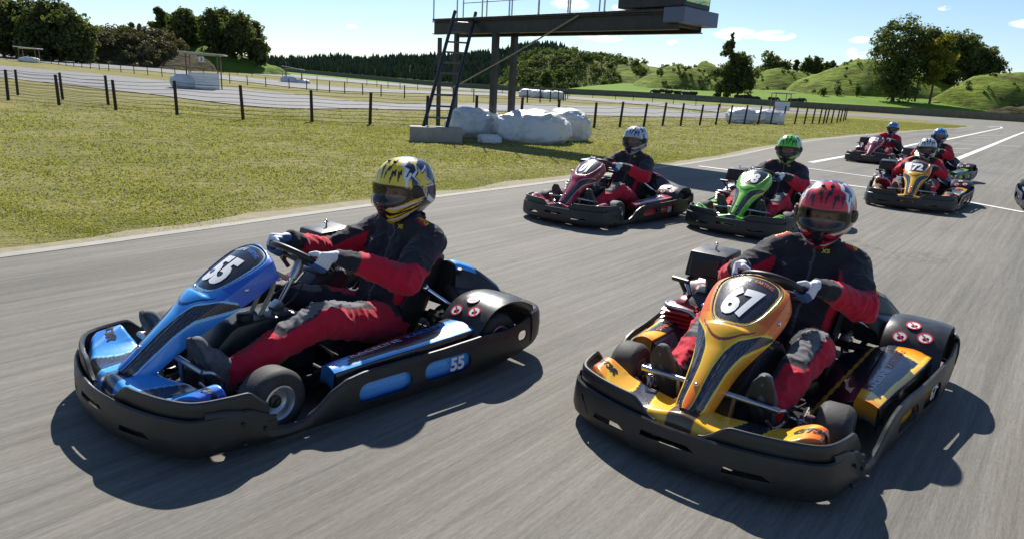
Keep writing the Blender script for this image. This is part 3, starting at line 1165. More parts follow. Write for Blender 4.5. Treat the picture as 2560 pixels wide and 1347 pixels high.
shelter('open flat roofed marshal shelter with white slatted wall and number 3 board', 512, 207, 52, 2.1, 1.7, 2.45, .28, MT['roofm'], True, '3', .03, 2.0, .12)
q = spot(462, 206, 51.2); bale('white wrapped bale against the slatted wall of the numbered shelter', (q.x, q.y - .2, q.z), (1.75, 1.3, 1.0), .1, 21)
shelter('small far shelter with bright flat roof at the left edge beside the dark trees', 72, 132, 100, 2.0, 1.6, 1.9, .3, MT['white'], False)
q = spot(70, 135, 98); bale('white bale under the small far shelter beside the dark trees', q, (2.6, 1.3, .75), .3, 22)
shelter('small shelter with tilted pale roof in front of the pine forest', 735, 199, 104, 2.2, 1.8, 2.0, .25, MT['roofm'], False, None, .14)
q = spot(722, 200, 102); bale('white wrapped bale under the small shelter with tilted roof', q, (2.3, 1.4, .9), .2, 23)
q = spot(758, 201, 102); bale('low white bale at the right of the shelter with tilted roof', q, (1.9, 1.2, .6), .2, 24)
shelter('thin roofed far shelter with grey wall in front of the barrier wall and cows', 1948, 277, 100, 2.1, 1.7, 2.3, .0, MT['roofm'], True, None, .0)


# ------------------------------------------------------------------ gantry with display over the track
def build_gantry():
    D = Vector((.72, -.69, 0)).normalized()    # along the beam, towards the track
    N = Vector((.69, .72, 0)).normalized()     # along the track, away from the camera
    E_ = at(1694, 75, 15.2)
    zb = E_.z                                   # underside of the beam
    E0 = Vector((E_.x, E_.y, 0))
    # length so that the left end falls at pixel column 1085
    def colpx(p):
        w = np.array(p) - np.array([0, 0, CAMH]); return IW / 2 + FPX * (w @ RT) / (w @ fw)
    L = 4.0
    while colpx(E0 - D * L + Vector((0, 0, zb))) > 1088:
        L += .05
    def s_at(u, off):
        s = 0.0
        while colpx(E0 - D * s + N * off + Vector((0, 0, zb))) > u:
            s += .02
        return s
    root = thing('display_gantry', 'black steel gantry on posts carrying a display box out over the track', 'gantry', E0 - D * L)
    O = root.location.copy()
    rot = Matrix.Rotation(math.atan2(D.y, D.x), 3, 'Z')
    def loc(s, off, z):   # s from the track end back along the beam
        return E0 - D * s + N * off + Vector((0, 0, z)) - O
    WD = .95
    b = MB()
    for off in (0, WD):
        c = loc(L / 2, off, zb + .17)
        b.box(c, (L, .03, .34), rot, .004)
        b.box(loc(L / 2, off, zb + .012), (L, .16, .022), rot)
        b.box(loc(L / 2, off, zb + .335), (L, .18, .025), rot)
    for s in np.linspace(.06, L - .06, 8):
        b.box(loc(s, WD / 2, zb + .17), (.06, WD - .04, .2), rot)
    b.build('beam', MT['darkpaint'], root, False)
    MB().box(loc(L / 2 - .1, WD / 2, zb + .385), (L + .1, WD + .25, .06), rot, .01).build('walkway', MT['darkpaint'], root, False)
    for u, off, r in ((1100, WD, .05), (1143, 0, .055), (1240, 0, .075), (1287, WD, .075)):
        s = s_at(u, off)
        p = loc(s, off, 0)
        MB().box(p + Vector((0, 0, zb / 2 - .1)), (r * 2, r * 2, zb + .2), rot, .006).build('post', MT['darkpaint'], root, False)
    # hand rail stanchions and rails
    tops = []
    hz = zb + .41
    for k, s in enumerate(np.linspace(L - .05, 1.9, 7)):
        for off in (-.08, WD + .08):
            MB().tube([loc(s, off, hz - .03), loc(s, off, hz + 1.1)], .02, 8).build('stanchion', MT['railwhite'], root)
    for off in (-.08, WD + .08):
        for hh in (.55, 1.1):
            MB().tube([loc(L - .05, off, hz + hh), loc(1.9, off, hz + hh)], .012, 8).build('hand_rail', MT['darkpaint'], root)
    # display box at the track end
    x0, x1 = -.12, 1.55
    b = MB()
    b.box(loc((x0 + x1) / 2, WD / 2, hz + 1.0), (x1 - x0, WD + .12, 1.9), rot, .02)
    bx = b.build('display_box', MT['darkpaint'], root, False)
    MB().box(loc(x0 / 2 + .05, WD / 2, zb + .28), (.5, WD + .45, .30), rot, .015).build('fascia', simple('blue_grey_fascia', (.10, .12, .2), .4, var=.1), root, False)
    sm_ = NT('display_screen')
    nz = sm_.noise(9, 2, 0.5, sm_.pos((1, 1, 2.2)))
    g = sm_.n('ShaderNodeNewGeometry'); s_ = sm_.n('ShaderNodeSeparateXYZ'); sm_.l(g.outputs['Position'], s_.inputs[0])
    band = sm_.ramp(sm_.math('SUBTRACT', s_.outputs[2], hz), [(0.0, (.01, .16, .12)), (.22, (.01, .16, .12)), (.23, (.3, .26, .06)), (.42, (.18, .2, .08)), (.43, (.05, .2, .26))])
    c_ = sm_.mix(sm_.ramp(nz, [(.45, 0.0), (.5, .5)]), band, (.35, .32, .12))
    sm_.set(Base_Color=c_, Emission_Color=c_, Emission_Strength=0.5, Roughness=0.3)
    MB().box(loc(x0 - .012, WD / 2, hz + 1.0), (.02, WD - .02, 1.7), rot).build('screen', sm_.m, root, False)
    # stay rope from the beam down to the inner post
    a = loc(s_at(1446, -.1), -.1, zb + .36); c = loc(s_at(1143, 0) + .05, -.09, 1.25)
    MB().tube([a, a + (c - a) * .5 + Vector((0, 0, -.03)), c], .020, 8, 12).build('stay_rope', MT['cable'], root)
    # block and ladder
    bk = gnd(1085, 357)
    blk = MB().box((0, 0, .17), (1.25, .62, .36), None, .015).build('concrete_block', MT['concrete'])
    blk.location = (bk.x, bk.y + .33, 0); blk.rotation_euler = (0, 0, .15)
    tag(blk, 'pale concrete block carrying the foot of the tower ladder', 'block')
    f0 = Vector((bk.x - .02, bk.y + .36, .352))
    lad = thing('access_ladder', 'steep black ladder leaning from the concrete block up to the gantry walkway', 'ladder', f0)
    side = (Vector((.97, .15, 0))).normalized() * .28
    d = O + loc(s_at(1163, -.1), -.1, zb + .55) - f0
    for k in (-1, 1):
        MB().tube([side * k, side * k + d], .048, 8).build('rail', MT['darkpaint'], lad)
    rm = MB().tube([-side, side], .023, 8).mesh('rung')
    for k in range(10):
        o = mkobj('rung', rm, MT['rungm'], lad); o.location = d * (.07 + .092 * k)


build_gantry()


# ------------------------------------------------------------------ hills and vegetation
def hill(name, sil, Y, depth, mat, amp=.8, freq=.12, seed=0, base_drop=1.5, nu=70, nv=26, skew=.0):
    """mound whose ridge passes through the silhouette points at distance Y"""
    S = crom([at(u, v, Y) for u, v in sil], nu)
    V, F = [], []
    for i in range(nu):
        x, y, z = S[i]
        for j in range(nv):
            t = j / (nv - 1) * 2 - 1
            yy = y + t * depth + skew * (x - S[0][0])
            g = G(x, yy) - base_drop
            prof = max(0, 1 - abs(t) ** 1.7) * sm(i / (nu * .1)) * sm((nu - 1 - i) / (nu * .1))
            zz = g + (z - g) * prof
            n = mnoise.noise(Vector((x * freq + seed, yy * freq, 0))) + .5 * mnoise.noise(Vector((x * freq * 2.6, yy * freq * 2.6, seed)))
            n2 = mnoise.noise(Vector((x * freq * 5, yy * freq * 5, zz * .9)))
            zz = max(zz, g)
            V.append((x * (1) + .3 * n2, yy, zz + prof * amp * (n * .7 + n2 * .45)))
    for i in range(nu - 1):
        for j in range(nv - 1):
            F.append((i * nv + j, (i + 1) * nv + j, (i + 1) * nv + j + 1, i * nv + j + 1))
    o = structure(mkobj(name, fast_mesh(name, V, F, 4, True), mat))
    return np.array(V).reshape(nu, nv, 3)


LEAFBATCH = 0


def leaves(blobs, n, size, shell=.45, seed=0, sub=26, subr=.34, flat=.8):
    """many leaf-sized faces in clumps; blobs = (centre, radii, weight)"""
    g = np.random.default_rng(seed)
    W = np.array([b[2] for b in blobs], float); W /= W.sum()
    C, Rr, T = [], [], []
    for (c, r, w), k in zip(blobs, np.maximum(4, (W * len(blobs) * sub).astype(int))):
        for _ in range(k):
            d = g.normal(size=3); d /= np.linalg.norm(d)
            rr = g.random() ** .4
            C.append(np.array(c) + d * np.array(r) * rr * (1 - subr * .6)); q = np.array(r).mean() * subr * (.6 + .7 * g.random())
            Rr.append((q, q, q * flat)); T.append(g.random())
    C, Rr, T = np.array(C), np.array(Rr), np.array(T)
    idx = g.integers(0, len(C), n)
    d = g.normal(size=(n, 3)); d /= np.linalg.norm(d, axis=1)[:, None]
    P = C[idx] + d * Rr[idx] * (shell + (1 - shell) * g.random((n, 1)) ** .5)
    nn = d + g.normal(size=(n, 3)) * .6 + np.array([0, 0, .35]); nn /= np.linalg.norm(nn, axis=1)[:, None]
    a = np.cross(nn, g.normal(size=(n, 3))); a /= np.linalg.norm(a, axis=1)[:, None]
    b = np.cross(nn, a)
    s = size * (.55 + .9 * g.random((n, 1)))
    V = np.stack([P - a * s, P + b * s * .55, P + a * s, P - b * s * .55], 1).reshape(-1, 3)
    F = np.arange(4 * n).reshape(n, 4)
    col_ = np.clip(.25 + .5 * T[idx] + g.normal(size=n) * .16, 0, 1)
    return V, F, np.repeat(col_, 4)


def crown_obj(name, blobs, n, size, mat, parent, seed, origin, **kw):
    V, F, c = leaves(blobs, n, size, seed=seed, **kw)
    me = fast_mesh(name, V - np.array(origin), F, 4)
    set_attr(me, 'Col', np.stack([c, c, c], 1))
    return mkobj(name, me, mat, parent)


def tree(label, u, vb, vt, Y, wpx, mat='leaf', kind='round', n=3200, seed=0, group=None, size=.3, trunk_vis=.18, base=None, name='broadleaf_tree', lean=0.0):
    p = base if base is not None else spot(u, vb, Y)
    H = at(u, vt, Y).z - p.z
    Wd = wpx / FPX * Y
    root = thing(name, label, 'tree', p, 0, group)
    g = random.Random(seed)
    blobs = []
    if kind == 'round':
        for k in range(9):
            a = g.random() * 6.28; rr = .30 * Wd * g.random() ** .5
            zz = trunk_vis + (1 - trunk_vis) * (.10 + .80 * (k + .5) / 9)
            f = math.sin(math.pi * min(1, max(.1, (zz - trunk_vis) / (1 - trunk_vis)))) ** .5
            blobs.append(((p.x + math.cos(a) * rr * f + lean * zz, p.y + math.sin(a) * rr * f, p.z + H * zz), (Wd * .36 * (.7 + .4 * f), Wd * .36, H * (1 - trunk_vis) * .20), 1))
        blobs.append(((p.x + lean * .6, p.y, p.z + H * (trunk_vis + .45 * (1 - trunk_vis))), (Wd * .48, Wd * .46, H * (1 - trunk_vis) * .46), 4))
    elif kind == 'spire':      # tall, ragged, narrow top
        for k in range(11):
            f = k / 10
            zz = trunk_vis + (1 - trunk_vis) * (.06 + .88 * f)
            wv = Wd * .5 * (1 - f) ** .8 * .95 + .55
            a = g.random() * 6.28
            blobs.append(((p.x + math.cos(a) * wv * .45, p.y + math.sin(a) * wv * .4, p.z + H * zz), (wv * .72, wv * .7, H * .075), .25 + wv))
    elif kind == 'column':
        for k in range(8):
            f = k / 7
            zz = trunk_vis + (1 - trunk_vis) * (.08 + .84 * f)
            wv = Wd * .5 * (.55 + .55 * math.sin(math.pi * (.15 + .75 * f)))
            a = g.random() * 6.28
            blobs.append(((p.x + math.cos(a) * wv * .3 + lean * zz, p.y + math.sin(a) * wv * .3, p.z + H * zz), (wv * .8, wv * .8, H * .11), 1))
    crown_obj('crown', blobs, n, size, MT[mat], root, seed, p)
    mb = MB()
    tr = max(.12, Wd * .028)
    mb.tube([(0, 0, -.5), (.02, 0, H * .2), (lean * .5 + .05 * Wd * (g.random() - .5), 0, H * .55), (lean, 0, H * .85)], [tr * 1.3, tr, tr * .6, tr * .15], 8, 12)
    for k in range(6):
        a = g.random() * 6.28; z0 = H * (trunk_vis + .08 + .1 * k)
        if z0 > H * .8:
            break
        ln = Wd * (.22 + .12 * g.random())
        mb.tube([(lean * .3, 0, z0), (math.cos(a) * ln * .5, math.sin(a) * ln * .5, z0 + ln * .35), (math.cos(a) * ln, math.sin(a) * ln, z0 + ln * .8)], [tr * .45, tr * .3, tr * .08], 6, 6)
    mb.build('trunk', MT['bark'], root)
    return root


def scrub_on(name, label, surf, n, size, mat, seed, sel, blobr=(.8, 1.8), sink=.25, per=120):
    """uncounted scrub covering a hillside"""
    g = random.Random(seed)
    nu, nv, _ = surf.shape
    blobs = []
    k = 0
    while len(blobs) < n and k < n * 30:
        k += 1
        i, j = g.uniform(0, nu - 1.01), g.uniform(0, nv - 1.01)
        if not sel(i / (nu - 1), j / (nv - 1), g):
            continue
        q = surf[int(i), int(j)] * (1 - i % 1) + surf[int(i) + 1, int(j)] * (i % 1)
        r = g.uniform(*blobr)
        blobs.append(((q[0], q[1], q[2] + r * (.6 - sink)), (r, r, r * .8), 1))
    V, F, c = leaves(blobs, n * per, size, seed=seed, sub=5, subr=.55)
    me = fast_mesh(name, V, F, 4); set_attr(me, 'Col', np.stack([c, c, c], 1))
    o = mkobj(name, me, MT[mat]); o['kind'] = 'stuff'
    return tag(o, label, 'scrub')


def build_background():
    # left: scrub hill, knoll with the second clump of trees
    s1 = hill('brown_hill', [(150, 118), (215, 96), (260, 90), (300, 92), (345, 90), (390, 98), (440, 120), (490, 145), (540, 162)], 140, 14, MT['brownhill'], .7, .15, 3)
    scrub_on('hillside_scrub', 'brown green scrub covering the low hill between the two dark tree clumps', s1, 170, .26, 'leaf_bush', 11,
             lambda a, b, g: b < .55 and a > .12 and a < .80 and (b > .22 or g.random() < .3), (1.0, 2.2), .2, 150)
    s2 = hill('green_knoll', [(390, 130), (440, 108), (500, 112), (560, 128), (610, 142), (660, 158), (720, 176)], 165, 16, MT['greenhill'], .5, .1, 5)
    # forest ridge
    s3 = hill('forest_ridge', [(560, 166), (700, 164), (800, 163), (860, 156), (920, 164), (1000, 157), (1090, 153), (1180, 146), (1250, 138), (1330, 122), (1400, 130), (1490, 165), (1560, 185)], 430, 80, MT['forestfloor'], 1.5, .03, 9, nu=90)
    g = np.random.default_rng(12)
    V, F, C = [], [], []
    n = 0
    nu, nv, _ = s3.shape

    def cone(x, y, z, h, w, cc):
        nonlocal n
        for lv in range(5):
            z0 = z + h * (.08 + .17 * lv); z1 = z0 + h * .30; r = w * (1 - lv * .18) * g.uniform(.8, 1.15)
            k = 7
            ph = g.random() * 6.28
            for q in range(k):
                a0 = ph + 6.283 * q / k; a1 = ph + 6.283 * (q + 1) / k
                rj = r * g.uniform(.7, 1.2)
                V.extend([(x + math.cos(a0) * rj, y + math.sin(a0) * rj, z0 - .04 * h * g.random()), (x + math.cos(a1) * r, y + math.sin(a1) * r, z0), (x, y, min(z1, z + h))])
                F.append((n, n + 1, n + 2)); n += 3
                c = np.clip(cc + g.normal() * .12, 0, 1); C.extend([(c, c, c)] * 3)
    for _ in range(3200):
        i, j = g.uniform(2, nu - 2), g.uniform(1, nv * .58)
        q = s3[int(i), int(j)]
        h = g.uniform(3.2, 6.4)
        if j > nv * .40:
            h *= .85
        cone(q[0] + g.uniform(-3, 3), q[1], q[2] - .4, h, h * .30, g.uniform(.15, .7))
    for _ in range(230):       # front edge of the plantation
        u = g.uniform(560, 1330)
        q = spot(u, 200, g.uniform(338, 352))
        h = g.uniform(4.0, 6.8) * (1 if u < 1200 else .8)
        cone(q.x, q.y, q.z - .3, h, h * .2, g.uniform(.05, .5))
    me = fast_mesh('pine_forest', V, F, 3); set_attr(me, 'Col', C)
    o = mkobj('pine_forest', me, MT['needle']); o['kind'] = 'stuff'
    tag(o, 'far dark pine plantation running along the ridge behind the circuit', 'forest')
    # scrubby hill in the middle
    s4 = hill('scrub_hill', [(1230, 200), (1290, 160), (1340, 138), (1380, 134), (1430, 132), (1490, 145), (1550, 152), (1600, 160), (1660, 172), (1720, 178), (1790, 186), (1880, 205)], 265, 36, MT['scrubhill'], 1.6, .07, 21, nu=100, nv=34)
    scrub_on('hill_scrub', 'dark scrub and low bushes covering the hill right of the gantry', s4, 420, .36, 'leaf_hill', 31,
             lambda a, b, g: b < .6 and (a < .62 or b > .36) and g.random() < (1.0 if a < .55 else .5) and mnoise.noise(Vector((a * 14, b * 9, 4))) > (-.25 if a < .5 else .0), (1.1, 2.5), .25, 80)
    hill('far_ridge', [(1560, 190), (1640, 172), (1740, 170), (1850, 176), (1960, 180), (2080, 184), (2200, 180), (2330, 192)], 520, 60, MT['forestfloor'], 2.0, .05, 33)
    s5 = hill('terraced_mound', [(1560, 213), (1620, 192), (1660, 172), (1692, 165), (1722, 168), (1760, 186), (1800, 204), (1850, 214)], 215, 14, MT['mound'], .9, .16, 41)
    scrub_on('mound_scrub', 'tufty dark scrub on the small pointed mounds in the pasture', s5, 70, .22, 'leaf_hill', 42,
             lambda a, b, g: b < .6 and .2 < a < .8 and g.random() < .8, (.5, 1.1), .35, 70)
    hill('pointed_mound', [(1700, 200), (1735, 176), (1757, 154), (1782, 162), (1815, 186), (1860, 205)], 245, 14, MT['mound'], .9, .18, 51)
    s6 = hill('terraced_mound', [(1850, 215), (1890, 192), (1925, 176), (1960, 172), (2000, 180), (2060, 196), (2120, 214)], 222, 15, MT['mound'], .9, .15, 61)
    s7 = hill('terraced_hill', [(1950, 222), (2010, 198), (2070, 178), (2110, 160), (2150, 147), (2190, 150), (2240, 168), (2300, 190), (2360, 206), (2430, 225)], 205, 18, MT['mound'], 1.0, .13, 71, nv=36)
    s8 = hill('terraced_hill', [(2370, 240), (2400, 215), (2430, 200), (2475, 187), (2530, 183), (2590, 184), (2680, 190), (2760, 215)], 172, 14, MT['mound'], .9, .15, 81, nv=34)
    for s, sd, nn in ((s7, 91, 45), (s8, 92, 30), (s6, 93, 28)):
        scrub_on('hill_bushes', ['rough tussocks and small bushes over the hill behind the big tree group', 'rough tussocks over the hill at the right edge', 'rough tussocks over the mound below the distant round trees'][sd - 91], s, nn, .2, 'leaf_hill', sd,
                 lambda a, b, g: b < .6 and .08 < a < .92, (.35, .95), .4, 60)
    hill('dirt_heap', [(2450, 286), (2490, 274), (2520, 266), (2550, 268), (2600, 262), (2680, 275)], 118, 4.5, MT['brownhill'], .6, .4, 95, .8, 40, 14)
    # dirt path
    A = [spot(2325, 245, 176), spot(2352, 236, 182), spot(2385, 226, 190), spot(2412, 218, 196)]
    B = [spot(2352, 246, 176), spot(2382, 236, 182), spot(2410, 226, 190), spot(2424, 218, 196)]
    strip('dirt_path', A, B, .25, MT['soil'], 30)

    GL = 'dark trees of the clump at the left edge'
    for k, (u, vb, vt, w, Y, lab) in enumerate([(8, 128, -8, 105, 122, 'dark tree cut by the left edge of the picture, first of its clump'), (62, 130, -6, 120, 124, 'broad dark tree second from the left edge in its clump'),
                                           (112, 130, 2, 105, 121, 'tall dark tree in the middle of the left edge clump'), (150, 131, 6, 100, 123, 'tall dark tree with domed top right of the middle of the left edge clump'),
                                           (188, 132, 26, 110, 120, 'rounded dark tree at the right end of the left edge clump'), (92, 131, 40, 105, 119, 'lower dark tree standing in front of the left edge clump')]):
        tree(lab, u, vb, vt - 2, Y, w, 'leaf', 'round', 7000, 100 + k, GL, .32, .02)
    GK = 'dark trees of the clump on the green knoll'
    for k, (u, vb, vt, w, lab) in enumerate([(403, 108, 20, 34, 'thin dark tree with small round head at the left end of the knoll clump'), (428, 110, 26, 62, 'dark tree with sloping left side on the knoll beside the thin one'), (462, 112, 20, 66, 'round topped dark tree third from the left on the knoll'),
                                        (497, 115, 34, 52, 'low dark tree in the dip of the knoll clump'), (530, 120, 24, 62, 'dark tree in the middle of the knoll clump'), (568, 128, 11, 58, 'tallest dark tree of the knoll clump'),
                                        (604, 136, 32, 76, 'broad dark tree with domed crown near the right of the knoll clump'), (640, 146, 48, 52, 'dark tree at the right end of the knoll clump'), (652, 152, 96, 32, 'small low dark tree at the foot of the right end of the knoll clump')]):
        pb = at(u, vb + 14, 166 if k % 2 else 160)
        tree(lab, u, vb, vt, 160, w * 1.12, 'leaf', 'round' if k else 'column', 4600, 120 + k, GK, .38, .04, pb)
    for k, (u, v, w, vt) in enumerate([(300, 92, 12, 70), (332, 90, 14, 59), (350, 90, 9, 62)]):
        pb = at(u, v + 6, 140)
        tree(['scrawny bush on the skyline of the brown hill, leftmost of three', 'scrawny small tree with tufted top on the skyline of the brown hill', 'thin sapling on the skyline of the brown hill, beside the tufted one'][k], u, v, vt, 140, w, 'leaf_bush', 'column', 300, 140 + k, 'skyline saplings on the brown hill', .3, .3, pb)
    tree('small round tree standing alone in the pasture left of the scrub hill', 1364, 221, 178, 172, 44, 'leaf', 'round', 1500, 150, None, .35, .22)
    tree('tall ragged conifer with pointed top standing in the pasture', 1816, 243, 84, 160, 124, 'leaf', 'spire', 9000, 151, None, .30, .12, None, 'conifer_tree')
    tree('broad dark tree crowding the right side of the pointed conifer', 1842, 246, 130, 158, 84, 'leaf', 'round', 6000, 152, None, .30, .14)
    for k, (u, vb, vt, w, lab) in enumerate([(1925, 196, 130, 62, 'distant broad dark tree with two humps on the mound'), (1952, 198, 150, 50, 'distant rounded dark tree at the right foot of the two humped one'),
                                        (1988, 184, 152, 14, 'slim distant tree left of the far group'), (2012, 190, 142, 32, 'taller pointed tree of the far group on the skyline'), (2032, 190, 140, 36, 'round headed tree in the middle of the far group'),
                                        (2058, 192, 156, 30, 'small round tree of the far group'), (2076, 192, 154, 24, 'small round tree at the right end of the far group')]):
        pb = at(u, vb + 4, 250)
        tree(lab, u, vb, vt, 250, w, 'leaf', 'round' if w > 20 else 'column', 1500, 160 + k, 'distant round trees on the skyline', .5, .03, pb)
    GB = 'big trees at the right of the pasture'
    tree('largest dark tree of the right hand group, with a full crown to near the ground', 2232, 246, 40, 176, 140, 'leaf', 'round', 13000, 170, GB, .34, .03)
    tree('second trunked dark tree leaning out from the right side of the largest tree', 2288, 246, 64, 177, 74, 'leaf', 'round', 4200, 171, GB, .32, .38)
    tree('olive yellow slender tree with bare lower trunk in the right hand group', 2326, 246, 90, 172, 84, 'leaf_warm', 'column', 6000, 172, GB, .28, .30)
    for k, (u, vb, vt, w, lab) in enumerate([(2375, 215, 72, 120, 'massive dark tree behind the olive yellow tree'), (2352, 213, 100, 60, 'dark tree between the olive yellow tree and the massive one'), (2448, 212, 116, 96, 'round dark tree at the right end of the right hand group'), (2412, 214, 92, 70, 'dark tree between the massive one and the round one at the end of the group')]):
        pb = at(u, vb + 3, 200)
        tree(lab, u, vb, vt, 200, w, 'leaf', 'round', 8500, 175 + k, GB, .36, .03, pb)
    for k, (u, v, Y, s) in enumerate([(2095, 225, 188, 9), (2060, 230, 186, 8), (2145, 224, 187, 9)]):
        pb = spot(u, v, Y)
        tree(['small dark bush on the slope, left of the other two by the largest tree', 'low dark bush at the left foot of the terraced hill', 'small dark bush touching the foot of the largest tree'][k], u, v, v - 12, Y, 18, 'leaf_hill', 'round', 260, 185 + k, 'bushes at the foot of the hill', .25, .02, pb, 'bush')


build_background()


# ------------------------------------------------------------------ cows in the pasture
def build_cows():
    bm_parts = MB()
    bm_parts.ball((0, 0, 1.0), (.85, .34, .42))
    bm_parts.ball((.55, 0, 1.05), (.42, .32, .42)); bm_parts.ball((-.6, 0, 1.08), (.42, .32, .38))
    for sx in (.55, -.65):
        for sy in (-.18, .18):
            bm_parts.tube([(sx, sy, 1.0), (sx + .03, sy, .62), (sx - .02, sy, .4), (sx, sy, .0)], [.19, .12, .07, .075], 8)
    bm_parts.tube([(.75, 0, 1.15), (1.1, 0, 1.1), (1.32, 0, .85)], [.3, .2, .15], 10, 6)
    bm_parts.tube([(1.28, 0, .95), (1.5, 0, .62)], [.16, .09], 10)
    bm_parts.ball((1.27, .2, 1.0), (.05, .14, .05)); bm_parts.ball((1.27, -.2, 1.0), (.05, .14, .05))
    bm_parts.tube([(-1.0, 0, 1.3), (-1.08, 0, .9), (-1.06, 0, .5)], [.06, .03, .04], 6)
    w = mkobj('work', bm_parts.mesh('work'))
    m = w.modifiers.new('r', 'REMESH'); m.mode = 'VOXEL'; m.voxel_size = .06
    s = w.modifiers.new('s', 'SMOOTH'); s.iterations = 3
    me = evaluated(w)
    for f in me.polygons:
        f.use_smooth = True
    labs = ['black cow at the left end of the herd, grazing in the pasture', 'black cow second from the left end of the herd', 'black cow third from the left end of the herd', 'black cow apart, between the left end and the lone pair of the herd', 'black cow of the lone pair, the left one',
            'black cow of the lone pair, the right one', 'black cow just left of the pointed conifer', 'black cow under the pointed conifer', 'black cow just right of the broad tree trunk', 'black cow right of the broad tree, second from its trunk',
            'black cow lowest in the picture, right of the broad tree', 'black cow behind the thin roofed shelter', 'black cow right of the thin roofed shelter', 'black cow at the right end of the herd, facing along the wall']
    for k, (u, v, Y) in enumerate([(1641, 236, 158), (1657, 236, 164), (1671, 236, 160), (1694, 238, 158), (1716, 240, 156), (1732, 241, 158), (1794, 243, 156), (1815, 243, 160), (1847, 246, 152), (1868, 246, 155), (1884, 250, 148), (1932, 252, 150), (1982, 254, 148), (2003, 251, 152)]):
        o = mkobj('cow', me, MT['cow']); o.location = spot(u, v, Y)
        o.rotation_euler = (0, 0, random.choice((0, math.pi)) + random.uniform(-.6, .6))
        tag(o, labs[k], 'cow', 'black cows grazing behind the wall')


build_cows()


# ================================================================== THE KARTS
# kart space: X forward, Y to the driver's left, Z up, origin on the ground under the middle
SH = {}          # mesh data shared by all karts
WCEN, WAX, WRAD = Vector((.095, 0, .552)), Vector((.56, 0, -.83)).normalized(), .146
_r = Vector((0, 1, 0)); _u = WAX.cross(_r)
WA, WB = _r * math.cos(R(11)) - _u * math.sin(R(11)), _r * math.sin(R(11)) + _u * math.cos(R(11))
WUP = WB if WB.z > 0 else -WB
if (WA * 1).z > 0:
    WA, WUP = _r * math.cos(R(11)) + _u * math.sin(R(11)), None
    WUP = WAX.cross(WA)
    WUP = WUP if WUP.z > 0 else -WUP


def grip(s):
    """left (s = 1) or right hand on the rim: grip centre, rim tangent, outward, back, wrist"""
    w = R(14) if s > 0 else R(166)
    q = WCEN + WA * math.cos(w) * WRAD + WUP * math.sin(w) * WRAD
    T = (-WA * math.sin(w) + WUP * math.cos(w)).normalized()
    if T.z < 0:
        T = -T
    B = -WAX
    O = (q - WCEN).normalized()
    return q, T, B, O, q + (B * .5 + Vector((-1, 0, 0)) * .6).normalized() * .078 + O * .024 - T * .008



def shared(key, make):
    if key not in SH:
        SH[key] = make()
    return SH[key]


def plan_offset(P):
    """outward normals of a plan path that runs with the outside on its right"""
    N = []
    for i in range(len(P)):
        t = P[min(i + 1, len(P) - 1)] - P[max(i - 1, 0)]
        t = t / np.linalg.norm(t); N.append(np.array([t[1], -t[0]]))
    return np.array(N)


def wall_mesh(path, rows, n):
    """rows: function(i_frac, point) -> list of (outward offset, z)"""
    P = crom(path, n); N = plan_offset(P)
    V, F = [], []
    for i in range(n):
        rr = rows(i / (n - 1), P[i])
        m = len(rr)
        for o, z in rr:
            q = P[i] + N[i] * o
            V.append((q[0], q[1], z))
    for i in range(n - 1):
        for k in range(m - 1):
            F.append((i * m + k, (i + 1) * m + k, (i + 1) * m + k + 1, i * m + k + 1))
    me = bpy.data.meshes.new('wall'); me.from_pydata(V, [], F)
    return me


def join_meshes(name, mes, angle=35):
    mb = MB()
    for me in mes:
        mb.add([v.co for v in me.vertices], [tuple(f.vertices) for f in me.polygons])
        bpy.data.meshes.remove(me)
    return mb.mesh(name, True, angle)


FRONT = [(.60, .585), (.76, .563), (.89, .522), (.955, .42), (.998, .29), (1.026, .14), (1.036, 0), (1.026, -.14), (.998, -.29), (.955, -.42), (.89, -.522), (.76, -.563), (.60, -.585)]


def front_bumper_mesh():
    def rows(f, p):
        e = min(f, 1 - f)
        drop = .05 * sm((.06 - e) / .06)          # the panel ends round off
        c = max(0, 1 - abs(p[1]) / .5)
        return [(-.06, .040 - .01 * c), (-.02, .030), (-.002, .045), (.006, .075), (.004, .12), (.0, .165 - drop), (-.003, .182 - drop), (-.010, .188 - drop), (-.018, .184 - drop)]
    a = wall_mesh(FRONT[::-1], rows, 110)
    cuts = []
    for y0, y1, z0, z1 in [(-.13, .10, .115, .142), (.20, .37, .085, .112), (-.37, -.20, .085, .112)]:
        s = 1 if y0 > 0 else -1
        k = .02 * s
        cuts.append(MB().hull([(x, y, z) for x in (.88, 1.12) for y, z in ((y0, z0), (y1, z0 + abs(k) * .4), (y1 - .035, z1), (y0 + .005, z1 - .004))]))
    cuts.append(MB().hull([(x, y, z) for x in (.80, 1.05) for y, z in ((-.40, .075), (-.405, .085), (-.455, .150), (-.462, .140))]))
    a = cut(a, cuts, .007)
    lips = []
    for s in (1, -1):
        path = [(.62, .562), (.76, .542), (.872, .502), (.930, .412), (.970, .29), (.993, .165), (1.000, .09)]
        path = path[::-1]
        if s < 0:
            path = [(x, -y) for x, y in path[::-1]]

        def rows2(f, p):
            y = abs(p[1])
            h = .246 - .066 * sm((.21 - y) / .12) - .07 * sm((.70 - p[0]) / .10)
            return [(0, .10), (.004, h - .03), (.003, h - .008), (-.003, h), (-.011, h), (-.018, h - .008)]
        b = wall_mesh(path, rows2, 60)
        lips.append(cut(b, [], .006))
    me = join_meshes('front_bumper', [a] + lips)
    return me


SIDE = [(-.905, .640), (-.86, .683), (-.70, .700), (-.45, .697), (-.30, .684), (-.10, .663), (.10, .637), (.30, .620), (.45, .603), (.60, .588), (.74, .563), (.85, .530)]


def side_y(x):
    xs = [p[0] for p in SIDE]; ys = [p[1] for p in SIDE]
    return float(np.interp(x, xs, ys))


